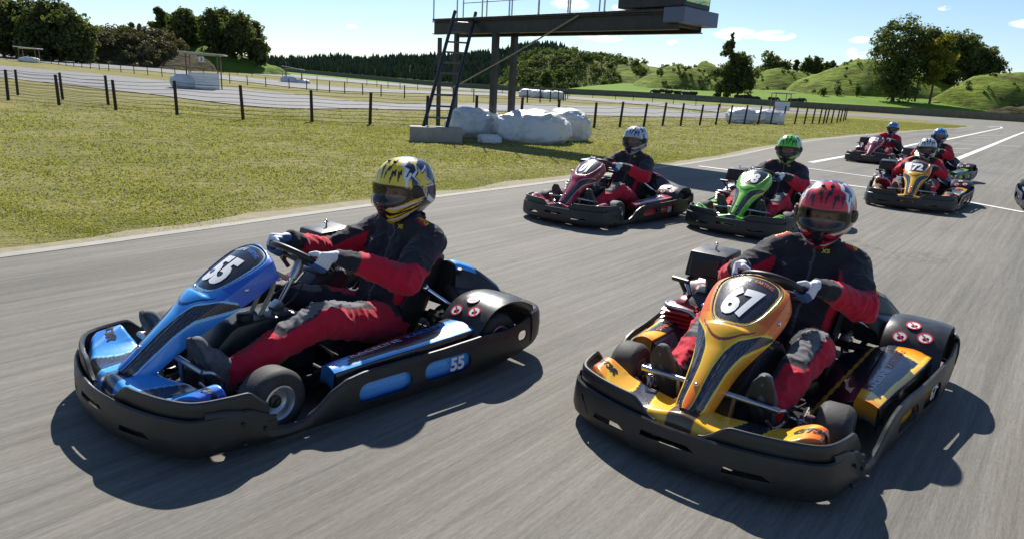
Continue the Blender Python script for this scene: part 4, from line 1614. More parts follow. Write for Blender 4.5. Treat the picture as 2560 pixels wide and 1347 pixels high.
ZT = [(-.95, .262), (-.86, .258), (-.72, .226), (-.60, .212), (-.45, .226), (-.2, .216), (.1, .212), (.22, .210), (.30, .198), (.37, .165), (.43, .115), (.49, .086), (.56, .080), (.63, .098), (.69, .150), (.73, .190), (.78, .204), (.87, .208)]
ZB = [(-.95, .10), (-.80, .075), (-.60, .05), (-.2, .034), (.6, .030), (.9, .04)]


def side_bumper_mesh(s):
    path = SIDE if s < 0 else SIDE[::-1]
    # run so that the outside lies on the right
    path = [(x, y * s) for x, y in SIDE]
    if s > 0:
        path = path
    P = path if s < 0 else path

    def rows(f, p):
        zt = float(np.interp(p[0], *zip(*ZT))); zb = float(np.interp(p[0], *zip(*ZB)))
        h = zt - zb
        return [(-.03, zb + .004), (-.006, zb), (.004, zb + .02), (.009, zb + h * .4), (.006, zb + h * .75), (.002, zt - .008), (-.004, zt), (-.014, zt), (-.020, zt - .008)]
    Q = P[::-1] if s > 0 else P
    # orientation check: outward normal must point to +Y*s
    t = np.array(Q[6]) - np.array(Q[5])
    if np.sign(-t[0]) * 1.0 != s:
        Q = Q[::-1]
    me = wall_mesh(Q, rows, 130)
    cuts = []
    for x0, x1, z0, z1 in [(-.02, .25, .075, .162), (-.355, -.085, .082, .172), (-.76, -.69, .135, .185)]:
        pts = []
        r = (z1 - z0) / 2
        for cx, a0 in ((x1 - r, -90), (x0 + r, 90)):
            for k in range(9):
                a = R(a0 + 180 * k / 8)
                pts.append((cx + r * math.cos(a), (z0 + z1) / 2 + r * math.sin(a)))
        mb = MB().hull([(x, y * s, z) for x, z in pts for y in (.56, .80)])
        cuts.append(mb)
    me = cut(me, cuts, .008)
    return join_meshes('side_bumper', [me])


def insert_mesh(s, x0, x1, z0, z1):
    def mk():
        r = (z1 - z0) / 2
        n = 14
        V, F = [], []
        for i in range(n + 1):
            x = x0 - .012 + (x1 - x0 + .024) * i / n
            for k in range(4):
                z = z0 - .012 + (z1 - z0 + .024) * k / 3
                V.append((x, s * (side_y(x) - .014 - .008 * abs(k - 1.5)), z))
        for i in range(n):
            for k in range(3):
                F.append((i * 4 + k, (i + 1) * 4 + k, (i + 1) * 4 + k + 1, i * 4 + k + 1))
        mb = MB().add(V, F)
        me = mb.mesh('window_insert', True, 180)
        C = [(0.9 * (1 - (v.co.z - z0) / (z1 - z0)) ** 2 if True else 0, 0, .25 * max(0, math.sin((v.co.z - z0) / (z1 - z0) * 5)) ** 4, 0) for v in me.vertices]
        set_attr(me, 'M', C)
        return me
    return shared(('insert', s, x0), mk)


def rear_bumper_mesh():
    path = [(-.80, -.702), (-.87, -.684), (-.925, -.645), (-.958, -.57), (-.985, -.35), (-.995, 0), (-.985, .35), (-.958, .57), (-.925, .645), (-.87, .684), (-.80, .702)]
    path = path[::-1]

    def rows(f, p):
        return [(-.028, .105), (-.004, .10), (.004, .12), (.008, .18), (.004, .235), (-.003, .258), (-.016, .266), (-.03, .258)]
    t = np.array(path[5]) - np.array(path[4])
    me = wall_mesh(path if (np.array([t[1], -t[0]])[0] < 0) else path[::-1], rows, 90)
    me = cut(me, [], .008)
    return join_meshes('rear_bumper', [me])


# ---- front fairing: spine from tip to top, width and fold
SPV = [0, .1, .25, .42, .58, .72, .86, .95, 1.0]
SPX = [.935, .885, .805, .695, .585, .490, .395, .338, .312]
SPZ = [.236, .276, .342, .432, .512, .574, .628, .650, .652]
_fw = crom([(0, .036), (.035, .056), (.10, .064), (.22, .071), (.36, .086), (.48, .112), (.60, .143), (.72, .158), (.82, .161), (.90, .155), (.95, .140), (.98, .115), (1.0, .07)], 200)
FWV, FWW = _fw[:, 0], _fw[:, 1]
_sp = crom(list(zip(SPV, SPX, SPZ)), 160)
SPV, SPX, SPZ = _sp[:, 0], _sp[:, 1], _sp[:, 2]


def fairing_pt(u, v, lift=0.0):
    x, z = np.interp(v, SPV, SPX), np.interp(v, SPV, SPZ)
    d = .03
    x1, z1 = np.interp(min(1, v + d), SPV, SPX), np.interp(min(1, v + d), SPV, SPZ)
    x0, z0 = np.interp(max(0, v - d), SPV, SPX), np.interp(max(0, v - d), SPV, SPZ)
    t = np.array([x1 - x0, z1 - z0]); t /= np.linalg.norm(t)
    n = np.array([t[1], -t[0]])
    if n[1] < 0:
        n = -n
    w = float(np.interp(v, FWV, FWW))
    a = abs(u)
    if a <= .7:
        y = w * a / .7
        dr = -.044 * (a / .7) ** 2.1
        k = a / .7
        plate = float(1 - ss(.92, 1.08, (k / (.83 - .24 * float(np.clip((.86 - v) / .30, 0, 1)) ** 1.4)) ** 4.2 + (abs(v - .765) / .205) ** 4.2))
        ledge = float(ss(.40, .52, v) * (1 - ss(.53, .56, v)) * (1 - ss(.55, .85, k)))
        crease = .006 * math.exp(-((k - .62) / .10) ** 2) * float(1 - ss(.38, .52, v))
        dr += .012 * ledge - .007 * plate + crease
    else:
        k = (a - .7) / .3
        dep = float(np.interp(v, [0, .15, .45, .75, .93, 1], [.03, .050, .066, .078, .072, .045]))
        y = w + .012 * math.sin(k * 1.6)
        dr = -.044 - dep * k
    dr += lift
    return np.array([x + n[0] * dr, math.copysign(y, u), z + n[1] * dr])


def fairing_mesh():
    us = np.concatenate([np.linspace(-1, -.7, 26)[:-1], np.linspace(-.7, .7, 121), np.linspace(.7, 1, 26)[1:]])
    vs = np.linspace(0, 1, 240)
    V, F, U = grid(fairing_pt, us, vs)
    n = len(V)
    # closed rim at the top
    me = fast_mesh('front_fairing', V, F, 4, True)
    C = np.zeros((n, 4), np.float32)
    u, v = U[:, 0], U[:, 1]
    k = np.abs(u) / .7
    top = k <= 1.0
    # centre stripe half width, carbon stripe outer limit
    c1 = np.interp(v, [0, .05, .18, .30, .40, .48, .56, .64], [.32, .32, .30, .30, .40, .62, .95, 1.30])
    c2 = np.interp(v, [0, .1, .3, .42, .52, .64], [.95, .93, .94, 1.02, 1.20, 1.38])
    kk = np.where(k > 1, 1 + (k - 1) * .75, k)
    carbon = (kk > c1) & (kk < c2) & (v < .64)
    C[:, 1] = carbon; C[:, 3] = carbon
    C[:, 0] = np.where(v < .28, 1 - ss(.05, .30, v), 0)
    yl = ((np.abs(kk - c1) < .03) | (np.abs(kk - c2) < .035)) & (v < .63)
    C[yl, 2] = 1; C[yl, 1] = 0
    C[:, 0] = np.maximum(C[:, 0], ss(.5, 1.0, k) * ss(.42, .60, v) * (~carbon) * .9)
    hood = (np.abs(v - (.455 + .085 * np.clip(k / .72, 0, 1.2) ** 2.2)) < .008) & (k < .80)
    C[hood] = (1, .75, 0, 0)
    sh = (k / (.83 - .24 * np.clip((.86 - v) / .30, 0, 1) ** 1.4)) ** 4.2 + (np.abs(v - .765) / .205) ** 4.2
    plate = sh < 1
    C[plate] = (0, 1, 0, 0)
    C[(sh < .84) & (sh > .70)] = (.2, .35, .7, 0)
    ring = (sh >= 1) & (sh < 1.28)
    C[ring] = (.8, .75, 0, 0)
    ring2 = (sh >= 1.28) & (sh < 1.5) & (v > .60)
    C[ring2] = (.5, 0, .5, 0)
    out = (v > .62) & (sh >= 1.5)
    C[out, 0] = 1; C[out, 1] = 0; C[out, 2] = 0
    fl = (k > 1.0) & (v < .60) & ~carbon & ~yl
    C[fl, 0] = .25 + .5 * (k[fl] - 1)
    set_attr(me, 'M', C)
    return me


# ---- nose: low coloured moulding behind the bumper with two humps
def nose_pt(u, v):
    y = .505 * u
    a = abs(y)
    xf = float(np.interp(a, [0, .14, .30, .41, .505], [.985, .982, .955, .905, .825]))
    xr = float(np.interp(a, [0, .10, .20, .30, .40, .525], [.80, .78, .715, .70, .73, .735]))
    x = xf + (xr - xf) * v
    hump = math.exp(-((a - .44) / .085) ** 2)
    zc = .195 + .050 * hump + .028 * math.exp(-(a / .085) ** 2) - .012 * math.exp(-((a - .24) / .08) ** 2)
    edge = min(v / .16, (1 - v) / .16, 1.0)
    z = zc - .055 * (1 - edge) ** 2 - .015 * (v - .4) ** 2 * (a < .35) + .018 * v * hump
    z -= .10 * sm((abs(u) - .93) / .07)
    if v > .999 or v < .001:
        z -= .04
    return (x, y, z)


def nose_mesh():
    us = np.linspace(-1, 1, 150); vs = np.concatenate([[0], np.linspace(.004, .996, 34), [1]])
    V, F, U = grid(nose_pt, us, vs, True)
    me = fast_mesh('nose_panel', V, F, 4, True)
    a = np.abs(U[:, 0]) * .525; v = U[:, 1]
    C = np.zeros((len(V), 4), np.float32)
    C[:, 0] = ss(.36, .50, a)
    lo = .135 + .07 * v; hi = .34 - .05 * np.sin(v * 3.0)
    saddle = (a > lo) & (a < hi)
    C[saddle, 1] = 1; C[saddle, 3] = .8
    ln = ((np.abs(a - lo) < .006) | (np.abs(a - hi) < .006))
    C[ln, 2] = .8; C[ln, 1] = 0
    cen = a < .055
    C[cen, 1] = .9
    wave = (a > .34) & (np.abs(a - (.36 + .12 * v)) < .012)
    C[wave, 2] = .6
    set_attr(me, 'M', C)
    return me


# ---- side pods
def pod_pt(s, u, v):
    """u 0 outer .. 1 inner, v 0 front .. 1 rear"""
    x = .315 - .78 * v
    yo = side_y(x) - .066
    yi = .462 - .03 * v
    z0 = .212 + .030 * v
    if u < .12:
        f = u / .12
        return np.array([x, s * (yo + .012 * (1 - f)), z0 - .05 * (1 - f) ** 2])
    if u < .62:
        f = (u - .12) / .5
        y = yo + (yi - yo) * f
        return np.array([x, s * y, z0 + .016 * math.sin(f * math.pi * .9)])
    f = (u - .62) / .38
    # inner skirt falls to the floor tray, rises again towards the seat at the rear
    return np.array([x, s * (yi - .20 * f), z0 - (.035 + .12 * (1 - v) + .07 * v) * f ** 1.3 - .020 * (f > .0) * (1 - abs(2 * f - 1))])


def pod_mesh(s):
    def mk():
        us = np.concatenate([np.linspace(0, .12, 8), np.linspace(.12, .62, 40)[1:], np.linspace(.62, 1, 22)[1:]])
        vs = np.linspace(0, 1, 110)
        V, F, U = grid(lambda u, v: pod_pt(s, u, v), us, vs, s > 0)
        # end caps turned down
        n = len(V); m = len(vs)
        V = list(V)
        ex = []
        for j in (0, m - 1):
            base = len(V)
            for i in range(len(us)):
                p = V[i * m + j]
                V.append(np.array([p[0] + (.012 if j == 0 else -.012), p[1], max(.05, p[2] - .075)]))
            for i in range(len(us) - 1):
                q = (i * m + j, (i + 1) * m + j, base + i + 1, base + i)
                ex.append(q if (j == 0) == (s < 0) else q[::-1])
        me = fast_mesh('side_pod', V, F + ex, 4, True)
        u = np.concatenate([U[:, 0], np.tile(us, 2)]); v = np.concatenate([U[:, 1], np.zeros(len(us)), np.ones(len(us))])
        C = np.zeros((len(V), 4), np.float32)
        f = (u - .12) / .5
        dark = (f > .16 - .10 * v) & (f < 1.0) & (v > .08 + .10 * f)
        C[dark, 1] = 1
        C[dark & (v > .62) & (f > .25), 3] = 1
        fr = (v < .07 + .10 * f) & (f < 1) & (f >= 0)
        C[fr, 2] = .4 * (v[fr] > .05)
        C[fr, 0] = .5 * ss(.08, 0, v[fr])
        st = (np.abs(f - (.16 - .10 * v)) < .035) & (v > .12)
        C[st, 2] = 1; C[st, 1] = 0
        rear = (v > .86 - .10 * (1 - f)) & (f < .75)
        C[rear, 1] = 0; C[rear, 0] = .9 * ss(.86, 1, v[rear]); C[rear, 3] = 0
        C[rear & (v < .90 - .10 * (1 - f)), 2] = .6
        C[f < 0] = (0, 1, 0, 0)
        C[-2 * len(us):] = (0, 1, 0, 0)
        inner = f >= 1.0
        C[inner] = (0, 1, 0, 0)
        g = (f - 1.0) / .76
        sw = inner & (np.abs(g - (.30 + .5 * (1 - v))) < .05)
        C[sw] = (0, 0, .7, 0)
        set_attr(me, 'M', C)
        return me
    return shared(('pod', s), mk)


# ---- seat: moulded bucket
def seat_mesh():
    prof = [(.06, .130), (.02, .105), (-.08, .075), (-.22, .058), (-.36, .062), (-.46, .105), (-.53, .19), (-.59, .30), (-.645, .41), (-.675, .475), (-.685, .50)]
    P = crom(prof, 46)
    hs = np.interp(np.linspace(0, 1, 46), [0, .1, .3, .55, .72, .9, 1], [.03, .06, .12, .19, .16, .09, .02])
    us = np.linspace(-1, 1, 33)
    V, F = [], []
    for i in range(46):
        t = P[min(i + 1, 45)] - P[max(i - 1, 0)]; t /= np.linalg.norm(t)
        n = np.array([t[1], -t[0]])
        if n[0] < 0 and n[1] < 0:
            n = -n
        n = np.array([-t[1], t[0]]) if (-t[1] > 0 or t[0] > 0) else n
        w = .205
        if i > 40:
            w = .205 - .012 * (i - 40) ** 1.3
        for u in us:
            a = abs(u)
            k = max(0, (a - .62) / .38)
            y = w * (a / .62 * .86 if a < .62 else .86 + .14 * math.sin(k * 1.57))
            h = hs[i] * (k ** 1.7) + .012 * (a / .62) ** 2 * (a < .62) + .012 * (a >= .62)
            nn = n if n[1] > 0 or n[0] > 0 else -n
            V.append((P[i][0] + nn[0] * h, math.copysign(y, u), P[i][1] + nn[1] * h))
    m = len(us)
    for i in range(45):
        for k in range(m - 1):
            F.append((i * m + k, (i + 1) * m + k, (i + 1) * m + k + 1, i * m + k + 1))
    me = bpy.data.meshes.new('seat'); me.from_pydata(V, [], F)
    o = mkobj('work', me); s = o.modifiers.new('s', 'SOLIDIFY'); s.thickness = .012; s.offset = 0
    return shade(evaluated(o), 50)


def tyre_mesh(rad, w):
    h = w / 2
    prof = [(-h + .012, rad * .50), (-h + .004, rad * .56), (-h, rad * .66), (-h - .002, rad * .80), (-h + .008, rad * .92), (-h + .022, rad * .985), (-h * .55, rad), (0, rad * 1.002), (h * .55, rad), (h - .022, rad * .985),
            (h - .008, rad * .92), (h + .002, rad * .80), (h, rad * .66), (h - .004, rad * .56), (h - .012, rad * .50)]
    mb = MB().lathe(prof, n=48)
    return mb.mesh('tyre', True, 50)


def rim_mesh(rad, w):
    h = w / 2
    r = rad * .52
    mb = MB()
    prof = [(-h + .016, r), (-h + .008, r + .004), (-h + .006, r - .002), (-h + .018, r - .012), (-.01, r * .72), (0, r * .5), (.0, .032), (h - .05, .030), (h - .048, .028)]
    prof2 = [(h - .016, r), (h - .006, r + .004), (h - .004, r - .003), (h - .016, r - .012), (h * .35, r * .80), (h * .15, r * .60), (h * .18, .034), (h * .30, .030), (h * .32, .020), (h * .46, .018), (h * .46, .001)]
    mb.lathe(prof, n=36); mb.lathe(prof2, n=36)
    for k in range(4):
        a = 1.57 * k + .4
        mb.lathe([(h * .18, .008), (h * .27, .008), (h * .27, .001)], (math.cos(a) * r * .58, 0, math.sin(a) * r * .58), n=6)
    return mb.mesh('rim', True, 35)


def hub_mesh(w):
    h = w / 2
    mb = MB().lathe([(h * .10, .030), (h * .50, .026), (h * .56, .014), (h * .75, .013), (h * .78, .001)], n=14)
    return mb.mesh('hub', True, 40)


def fender_pts():
    return [(-.395, .165), (-.425, .225), (-.475, .290), (-.545, .335), (-.62, .352), (-.70, .350), (-.79, .325), (-.86, .262), (-.885, .215)]


def fender_mesh(s):
    def mk():
        Pf = crom(fender_pts(), 40)
        ys = np.linspace(.40, .668, 10)
        V, F = [], []
        for i in range(40):
            for k, y in enumerate(ys):
                e = abs(k - 4.5) / 4.5
                V.append((Pf[i][0], s * y, Pf[i][1] - .012 * e ** 4 - .015 * (y - .40) * (1 if i < 30 else 0)))
        m = 10
        for i in range(39):
            for k in range(m - 1):
                q = (i * m + k, (i + 1) * m + k, (i + 1) * m + k + 1, i * m + k + 1)
                F.append(q if s < 0 else q[::-1])
        # inner wall down to the axle
        b = len(V)
        for i in range(40):
            V.append((Pf[i][0], s * .398, max(.15, Pf[i][1] - .16)))
        for i in range(39):
            F.append((i * m, b + i, b + i + 1, (i + 1) * m))
        me = bpy.data.meshes.new('rear_fender'); me.from_pydata(V, [], F)
        o = mkobj('work', me); sd = o.modifiers.new('s', 'SOLIDIFY'); sd.thickness = .007; sd.offset = 0
        return join_meshes('rear_fender', [evaluated(o)], 40)
    return shared(('fender', s), mk)


def sticker_meshes():
    """round warning sign: red ring and bar on white, with a black finger-and-belt mark"""
    def ringm():
        mb = MB()
        n = 26
        V = []
        for r in (.034, .0275):
            V += [(r * math.cos(6.283 * k / n), r * math.sin(6.283 * k / n), .0016) for k in range(n)]
        F = [(k, (k + 1) % n, n + (k + 1) % n, n + k) for k in range(n)]
        mb.add(V, F)
        c, q = math.cos(.8), math.sin(.8)
        pts = [(-.028, -.0028), (.028, -.0028), (.028, .0028), (-.028, .0028)]
        mb.add([(x * c + y * q, -x * q + y * c, .0022) for x, y in pts], [(0, 1, 2, 3)])
        return mb.mesh('prohibition_ring', False)

    def disc():
        n = 26
        return MB().add([(.033 * math.cos(6.283 * k / n), .033 * math.sin(6.283 * k / n), .0008) for k in range(n)], [tuple(range(n))]).mesh('warning_sticker', False)

    def mark():
        mb = MB()
        pts = [(-.004, -.021), (.016, -.014), (.019, .0), (.010, .008), (.004, .002), (-.004, .013), (-.010, .010), (-.005, -.002), (-.012, -.008)]
        mb.add([(x, y, .0012) for x, y in pts], [tuple(range(len(pts)))])
        return mb.mesh('hand_mark', False)
    return shared('ring', ringm), shared('disc', disc), shared('mark', mark)


def build_kart(label, palette, number, loc, rz, side_no=None, detail=True):
    K = thing('racing_kart', label, 'kart', loc, rz, 'racing karts on the track')
    pm = PAL[palette]
    PL = MT['plastic']
    fb = mkobj('front_bumper', shared('fb', front_bumper_mesh), PL, K)
    for x, y, z in ((.73, .580, .06), (.73, .578, .14), (.65, .590, .10)):
        for s in (1, -1):
            bo = mkobj('bumper_bolt', shared('bbolt', lambda: MB().ball((0, 0, 0), .008, 8, 5).mesh('bumper_bolt')), MT['darksteel'], fb)
            bo.location = (x, y * s, z)
    mkobj('rear_bumper', shared('rb', rear_bumper_mesh), PL, K)
    for s in (1, -1):
        sb = mkobj('side_bumper', shared(('sb', s), lambda: side_bumper_mesh(s)), PL, K)
        for x0, x1, z0, z1 in [(-.02, .25, .075, .162), (-.355, -.085, .082, .172)]:
            mkobj('window_insert', insert_mesh(s, x0, x1, z0, z1), pm, sb)
        if side_no:
            cx = -.28
            text_obj('side_number', side_no, .088, sb, (cx, s * (side_y(cx) - .002), .096), (-s, .115, 0), (0, 0, 1), MT['wlet'], .003, 0, .95)
        pod = mkobj('side_pod', pod_mesh(s), pm, K)
        if detail:
            def podfn(x, y, s=s):
                # reading from outside: left pod front to rear
                v = .52 + (x if s > 0 else -x) / .78
                u = .12 + .5 * (.62 + y / .19)
                p = pod_pt(s, u, min(1, max(0, v)))
                return p + np.array([0, 0, .0025])
            text_obj('pod_lettering', 'RACELINE', .062, pod, 0, 0, 0, MT['wlet'], 0, 0, 1.0, fn=lambda x, y: podfn(x - .15, y - .02))
            text_obj('pod_lettering', 'KARTING', .062, pod, 0, 0, 0, MT['olet'] if palette == 'orange' else MT['blet'], 0, 0, 1.0, fn=lambda x, y: podfn(x + .155, y - .02))
        fe = mkobj('rear_fender', fender_mesh(s), MT['plastic2'], K)
        ring, disc, mark = sticker_meshes()
        for (t, y) in ((.27, .475), (.40, .515), (.29, .580)):
            Pf = crom(fender_pts(), 60)
            i = int(t * 59)
            p, q = Pf[i], Pf[i + 1]
            tx = Vector((q[0] - p[0], 0, q[1] - p[1])).normalized()
            n = Vector((-tx.z, 0, tx.x))
            if n.z < 0:
                n = -n
            yv = Vector((0, 1, 0))
            Mx = Matrix((yv, n.cross(yv), n)).transposed()
            st = mkobj('warning_sticker', disc, MT['white'], fe)
            st.location = Vector((p[0], s * y, p[1] - .015 * (y - .4))) + n * .0065
            st.rotation_euler = Mx.to_euler()
            for nm, me_, mt_ in (('prohibition_ring', ring, MT['redvinyl']), ('hand_mark', mark, MT['klet'])):
                r_ = mkobj(nm, me_, mt_, fe)
                r_.location = st.location; r_.rotation_euler = st.rotation_euler
    # nose and fairing
    no = mkobj('nose_panel', shared('nose', nose_mesh), pm, K)
    if detail:
        for s in (1, -1):
            def nfn(x, y, s=s):
                # on the hump, reading from the front
                u = (s * .445 + x) / .525; v = .55 + (y - .022) / .19
                p = nose_pt(u, min(.97, max(.03, v)))
                return (p[0], p[1], p[2] + .003)
            text_obj('nose_lettering', 'GT3R', .050, no, 0, 0, 0, MT['klet'], .0022, .25, .95, fn=nfn)
    ff = mkobj('front_fairing', shared('fairing', fairing_mesh), pm, K)

    def ffn(x, y):
        # plate coordinates: x across (to kart's left), y up the plate
        v = .755 + y / .44
        w = float(np.interp(v, FWV, FWW))
        return fairing_pt(max(-.69, min(.69, x / w * .7)), v, .0035)
    nb = text_obj('number', number, .112, ff, 0, 0, 0, MT['white'], .0058, 0, .98, fn=lambda x, y: ffn(x * 1.24, y - .054)) if number else None
    if detail:
        text_obj('fairing_lettering', 'RACELINE', .0195, ff, 0, 0, 0, MT['wlet'], 0, 0, 1.0, fn=lambda x, y: ffn(x - .050, y + .058 - 1.2 * (x - .05) ** 2))
        text_obj('fairing_lettering', 'KARTING', .0195, ff, 0, 0, 0, MT['olet'] if palette == 'orange' else MT['blet'], 0, 0, 1.0, fn=lambda x, y: ffn(x + .052, y + .058 - 1.2 * (x + .052) ** 2))

    for u, v in ((0, .17), (.80, .70), (-.80, .70)):
        fb_ = mkobj('fairing_bolt', shared('fbolt', lambda: MB().ball((0, 0, 0), (.011, .011, .009), 10, 6).mesh('fairing_bolt')), MT['chrome'], ff)
        fb_.location = fairing_pt(u, v, .002)
    # floor, chassis
    mkobj('floor_tray', shared('tray', lambda: MB().hull([(x, y, z) for x, y in ((.80, .22), (.80, -.22), (.30, .30), (.30, -.30), (-.05, .30), (-.05, -.30)) for z in (.030, .038)]).mesh('floor_tray', False)), MT['darksteel'], K)

    def chassis():
        mb = MB()
        for s in (1, -1):
            mb.tube([(.80, .20 * s, .075), (.62, .23 * s, .075), (.50, .32 * s, .08), (.2, .33 * s, .07), (-.25, .33 * s, .07), (-.5, .28 * s, .10), (-.84, .28 * s, .14)], .016, 10, 40)
            mb.tube([(.545, .30 * s, .10), (.545, .39 * s, .13)], .022, 10)
            mb.tube([(.86, .45 * s, .10), (.80, .20 * s, .085)], .012, 8)
            mb.tube([(.83, .36 * s, .19), (.70, .22 * s, .10)], .010, 8)
            mb.tube([(.2, .33 * s, .07), (.15, .56 * s, .09)], .012, 8); mb.tube([(-.25, .33 * s, .07), (-.30, .60 * s, .10)], .012, 8)
        mb.tube([(.80, -.20, .075), (.80, .20, .075)], .016, 10)
        mb.tube([(.15, -.33, .07), (.15, .33, .07)], .016, 10)
        mb.tube([(-.84, -.28, .14), (-.84, .28, .14)], .016, 10)
        mb.tube([(-.62, -.56, .14), (-.62, .56, .14)], .022, 12)
        return mb.mesh('chassis_frame')
    mkobj('chassis_frame', shared('chassis', chassis), MT['darksteel'], K)

    def rods():
        mb = MB()
        for s in (1, -1):
            mb.tube([(.50, .03 * s, .16), (.50, .37 * s, .13)], .008, 8)
            mb.tube([(.545, .34 * s, .13), (.545, .45 * s, .135)], .018, 10)
            mb.tube([(.545, .36 * s, .08), (.545, .36 * s, .19)], .018, 10)
        return mb.mesh('tie_rods')
    mkobj('tie_rods', shared('rods', rods), MT['steel'], K)
    # steering
    cen, ax = WCEN, WAX
    mkobj('steering_column', shared('colm', lambda: MB().tube([cen, cen + ax * .10], .022, 12).tube([cen + ax * .08, cen + ax * .50], .011, 10).mesh('steering_column')), MT['steel'], K)

    def swheel():
        mb = MB()
        a_, up_ = WA, WUP
        pts = []
        for k in range(44):
            w = 6.28318 * k / 44
            rr = WRAD if math.sin(w) > -.55 else WRAD * .55 / max(.55, -math.sin(w))
            pts.append(cen + a_ * math.cos(w) * rr + up_ * math.sin(w) * rr)
        mb.tube([tuple(p) for p in pts], .0155, 12, closed=True)
        for w in (R(0), R(180), R(-90)):
            e = cen + a_ * math.cos(w) * (.15 if w != R(-90) else .088) + up_ * math.sin(w) * (.15 if w != R(-90) else .088)
            mb.tube([cen + ax * .012, e], [.016, .010], 8)
        mb.lathe([(-.012, .001), (-.012, .05), (.012, .05), (.012, .001)], (0, 0, 0), 'Y', 20)
        nv = 4 * 20
        q = Vector((0, 1, 0)).rotation_difference(ax)
        for i in range(len(mb.v) - nv, len(mb.v)):
            mb.v[i] = tuple(cen + q @ Vector(mb.v[i]))
        return mb.mesh('steering_wheel')
    mkobj('steering_wheel', shared('sw', swheel), MT['seat'], K)
    mkobj('fairing_bracket', shared('fbr', lambda: MB().hull([(.33, y, z) for y in (-.10, .10) for z in (.555, .575)] + [(.20, y, z) for y in (-.05, .05) for z in (.475, .495)]).tube([(.36, .12, .58), (.28, .05, .46), (.42, .03, .22)], .010, 8, 12).tube([(.36, -.12, .58), (.28, -.05, .46), (.42, -.03, .22)], .010, 8, 12).mesh('fairing_bracket', True)), MT['tan'], K)
    # tank between the legs
    tk = mkobj('fuel_tank', shared('tank', lambda: MB().hull([(.66, .10, .06), (.66, -.10, .06), (.63, .09, .20), (.63, -.09, .20), (.50, .105, .335), (.50, -.105, .335), (.20, .12, .345), (.20, -.12, .345), (.12, .12, .28), (.12, -.12, .28), (.10, .12, .06), (.10, -.12, .06)], .022).mesh('fuel_tank', True, 30)), MT['plastic2'], K)
    mkobj('filler_cap', shared('cap', lambda: MB().lathe([(0, .034), (.012, .036), (.03, .036), (.034, .03), (.034, .001)], (.42, .045, .335), 'Z', 20).mesh('filler_cap')), MT['plastic'], tk)
    # pedals
    for s in (1, -1):
        mkobj('pedal', shared(('ped', s), lambda: MB().tube([(.72, .10 * s, .07), (.735, .11 * s, .16), (.745, .12 * s, .262)], .010, 8, 8).tube([(.745, .07 * s, .262), (.735, .29 * s, .255)], .0125, 10).tube([(.735, .29 * s, .255), (.70, .305 * s, .245), (.66, .30 * s, .19), (.70, .27 * s, .16), (.735, .25 * s, .2)], .007, 8, 18).mesh('pedal')), MT['steel'], K)
        mkobj('heel_bar', shared(('heel', s), lambda: MB().tube([(.53, .12 * s, .05), (.53, .26 * s, .05)], .012, 8).mesh('heel_bar')), MT['darksteel'], K)
    mkobj('seat', shared('seat', seat_mesh), MT['seat'], K)
    for s in (1, -1):
        mkobj('seat_stay', shared(('stay', s), lambda: MB().tube([(-.50, .215 * s, .345), (-.62, .36 * s, .22), (-.66, .40 * s, .17)], .013, 10, 10).ball((-.50, .215 * s, .345), .022, 10, 8).mesh('seat_stay')), MT['chrome'], K)
    # wheels
    for x, y, rad, w, nm in ((.545, .452, .135, .125, 'f'), (-.62, .548, .141, .195, 'r')):
        for s in (1, -1):
            wh = bpy.data.objects.new('wheel', None); col.objects.link(wh); wh.parent = K
            wh.location = (x, y * s, rad)
            wh.rotation_euler = (0, 0, (0 if s > 0 else math.pi) + (R(6) if nm == 'f' else 0))
            mkobj('tyre', shared(('tyre', nm), lambda: tyre_mesh(rad, w)), MT['rubber'], wh)
            mkobj('rim', shared(('rim', nm), lambda: rim_mesh(rad, w)), MT['rim'], wh)
            mkobj('hub', shared(('hub', nm), lambda: hub_mesh(w)), MT['darksteel'], wh)
    # engine on the right
    en = mkobj('engine', shared('eng', lambda: engine_mesh()), MT['engine_red'], K)
    mkobj('engine_cowl', shared('cowl', lambda: MB().hull([(-.10, y, z) for y in (-.27, -.50) for z in (.20, .31)] + [(-.36, y, z) for y in (-.26, -.53) for z in (.18, .36)] + [(-.18, y, .365) for y in (-.29, -.48)], .02).mesh('engine_cowl', True, 30)), MT['plastic2'], en)
    mkobj('airbox', shared('airb', airbox_mesh), MT['plastic'], en)
    mkobj('airbox_bolt', shared('airb2', lambda: MB().tube([(-.37, -.47, .57), (-.37, -.47, .605)], .005, 8).box((-.37, -.47, .598), (.04, .010, .010), Matrix.Rotation(.5, 3, 'Z'), .003).ball((-.37, -.47, .604), .009, 8, 6).mesh('airbox_bolt')), MT['steel'], en)
    mkobj('pull_handle', shared('pullh', lambda: MB().tube([(-.16, -.53, .36), (-.13, -.55, .42)], .012, 8).tube([(-.14, -.60, .425), (-.12, -.50, .425)], .013, 8).mesh('pull_handle')), MT['plastic'], en)
    mkobj('exhaust', shared('exh', lambda: MB().tube([(-.20, -.52, .33), (-.24, -.56, .40), (-.34, -.55, .40)], .016, 10, 14).tube([(-.30, -.30, .20), (-.55, -.30, .22), (-.80, -.25, .20)], [.02, .045, .045], 14, 14).mesh('exhaust')), MT['chrome'], en)
    mkobj('guard_rail', shared('grail', lambda: MB().tube([(.10, -.30, .12), (.04, -.33, .22), (.02, -.40, .305), (.02, -.52, .315), (-.03, -.575, .31), (-.16, -.59, .29), (-.28, -.60, .24)], .0115, 10, 40).mesh('guard_rail')), MT['steel'], en)
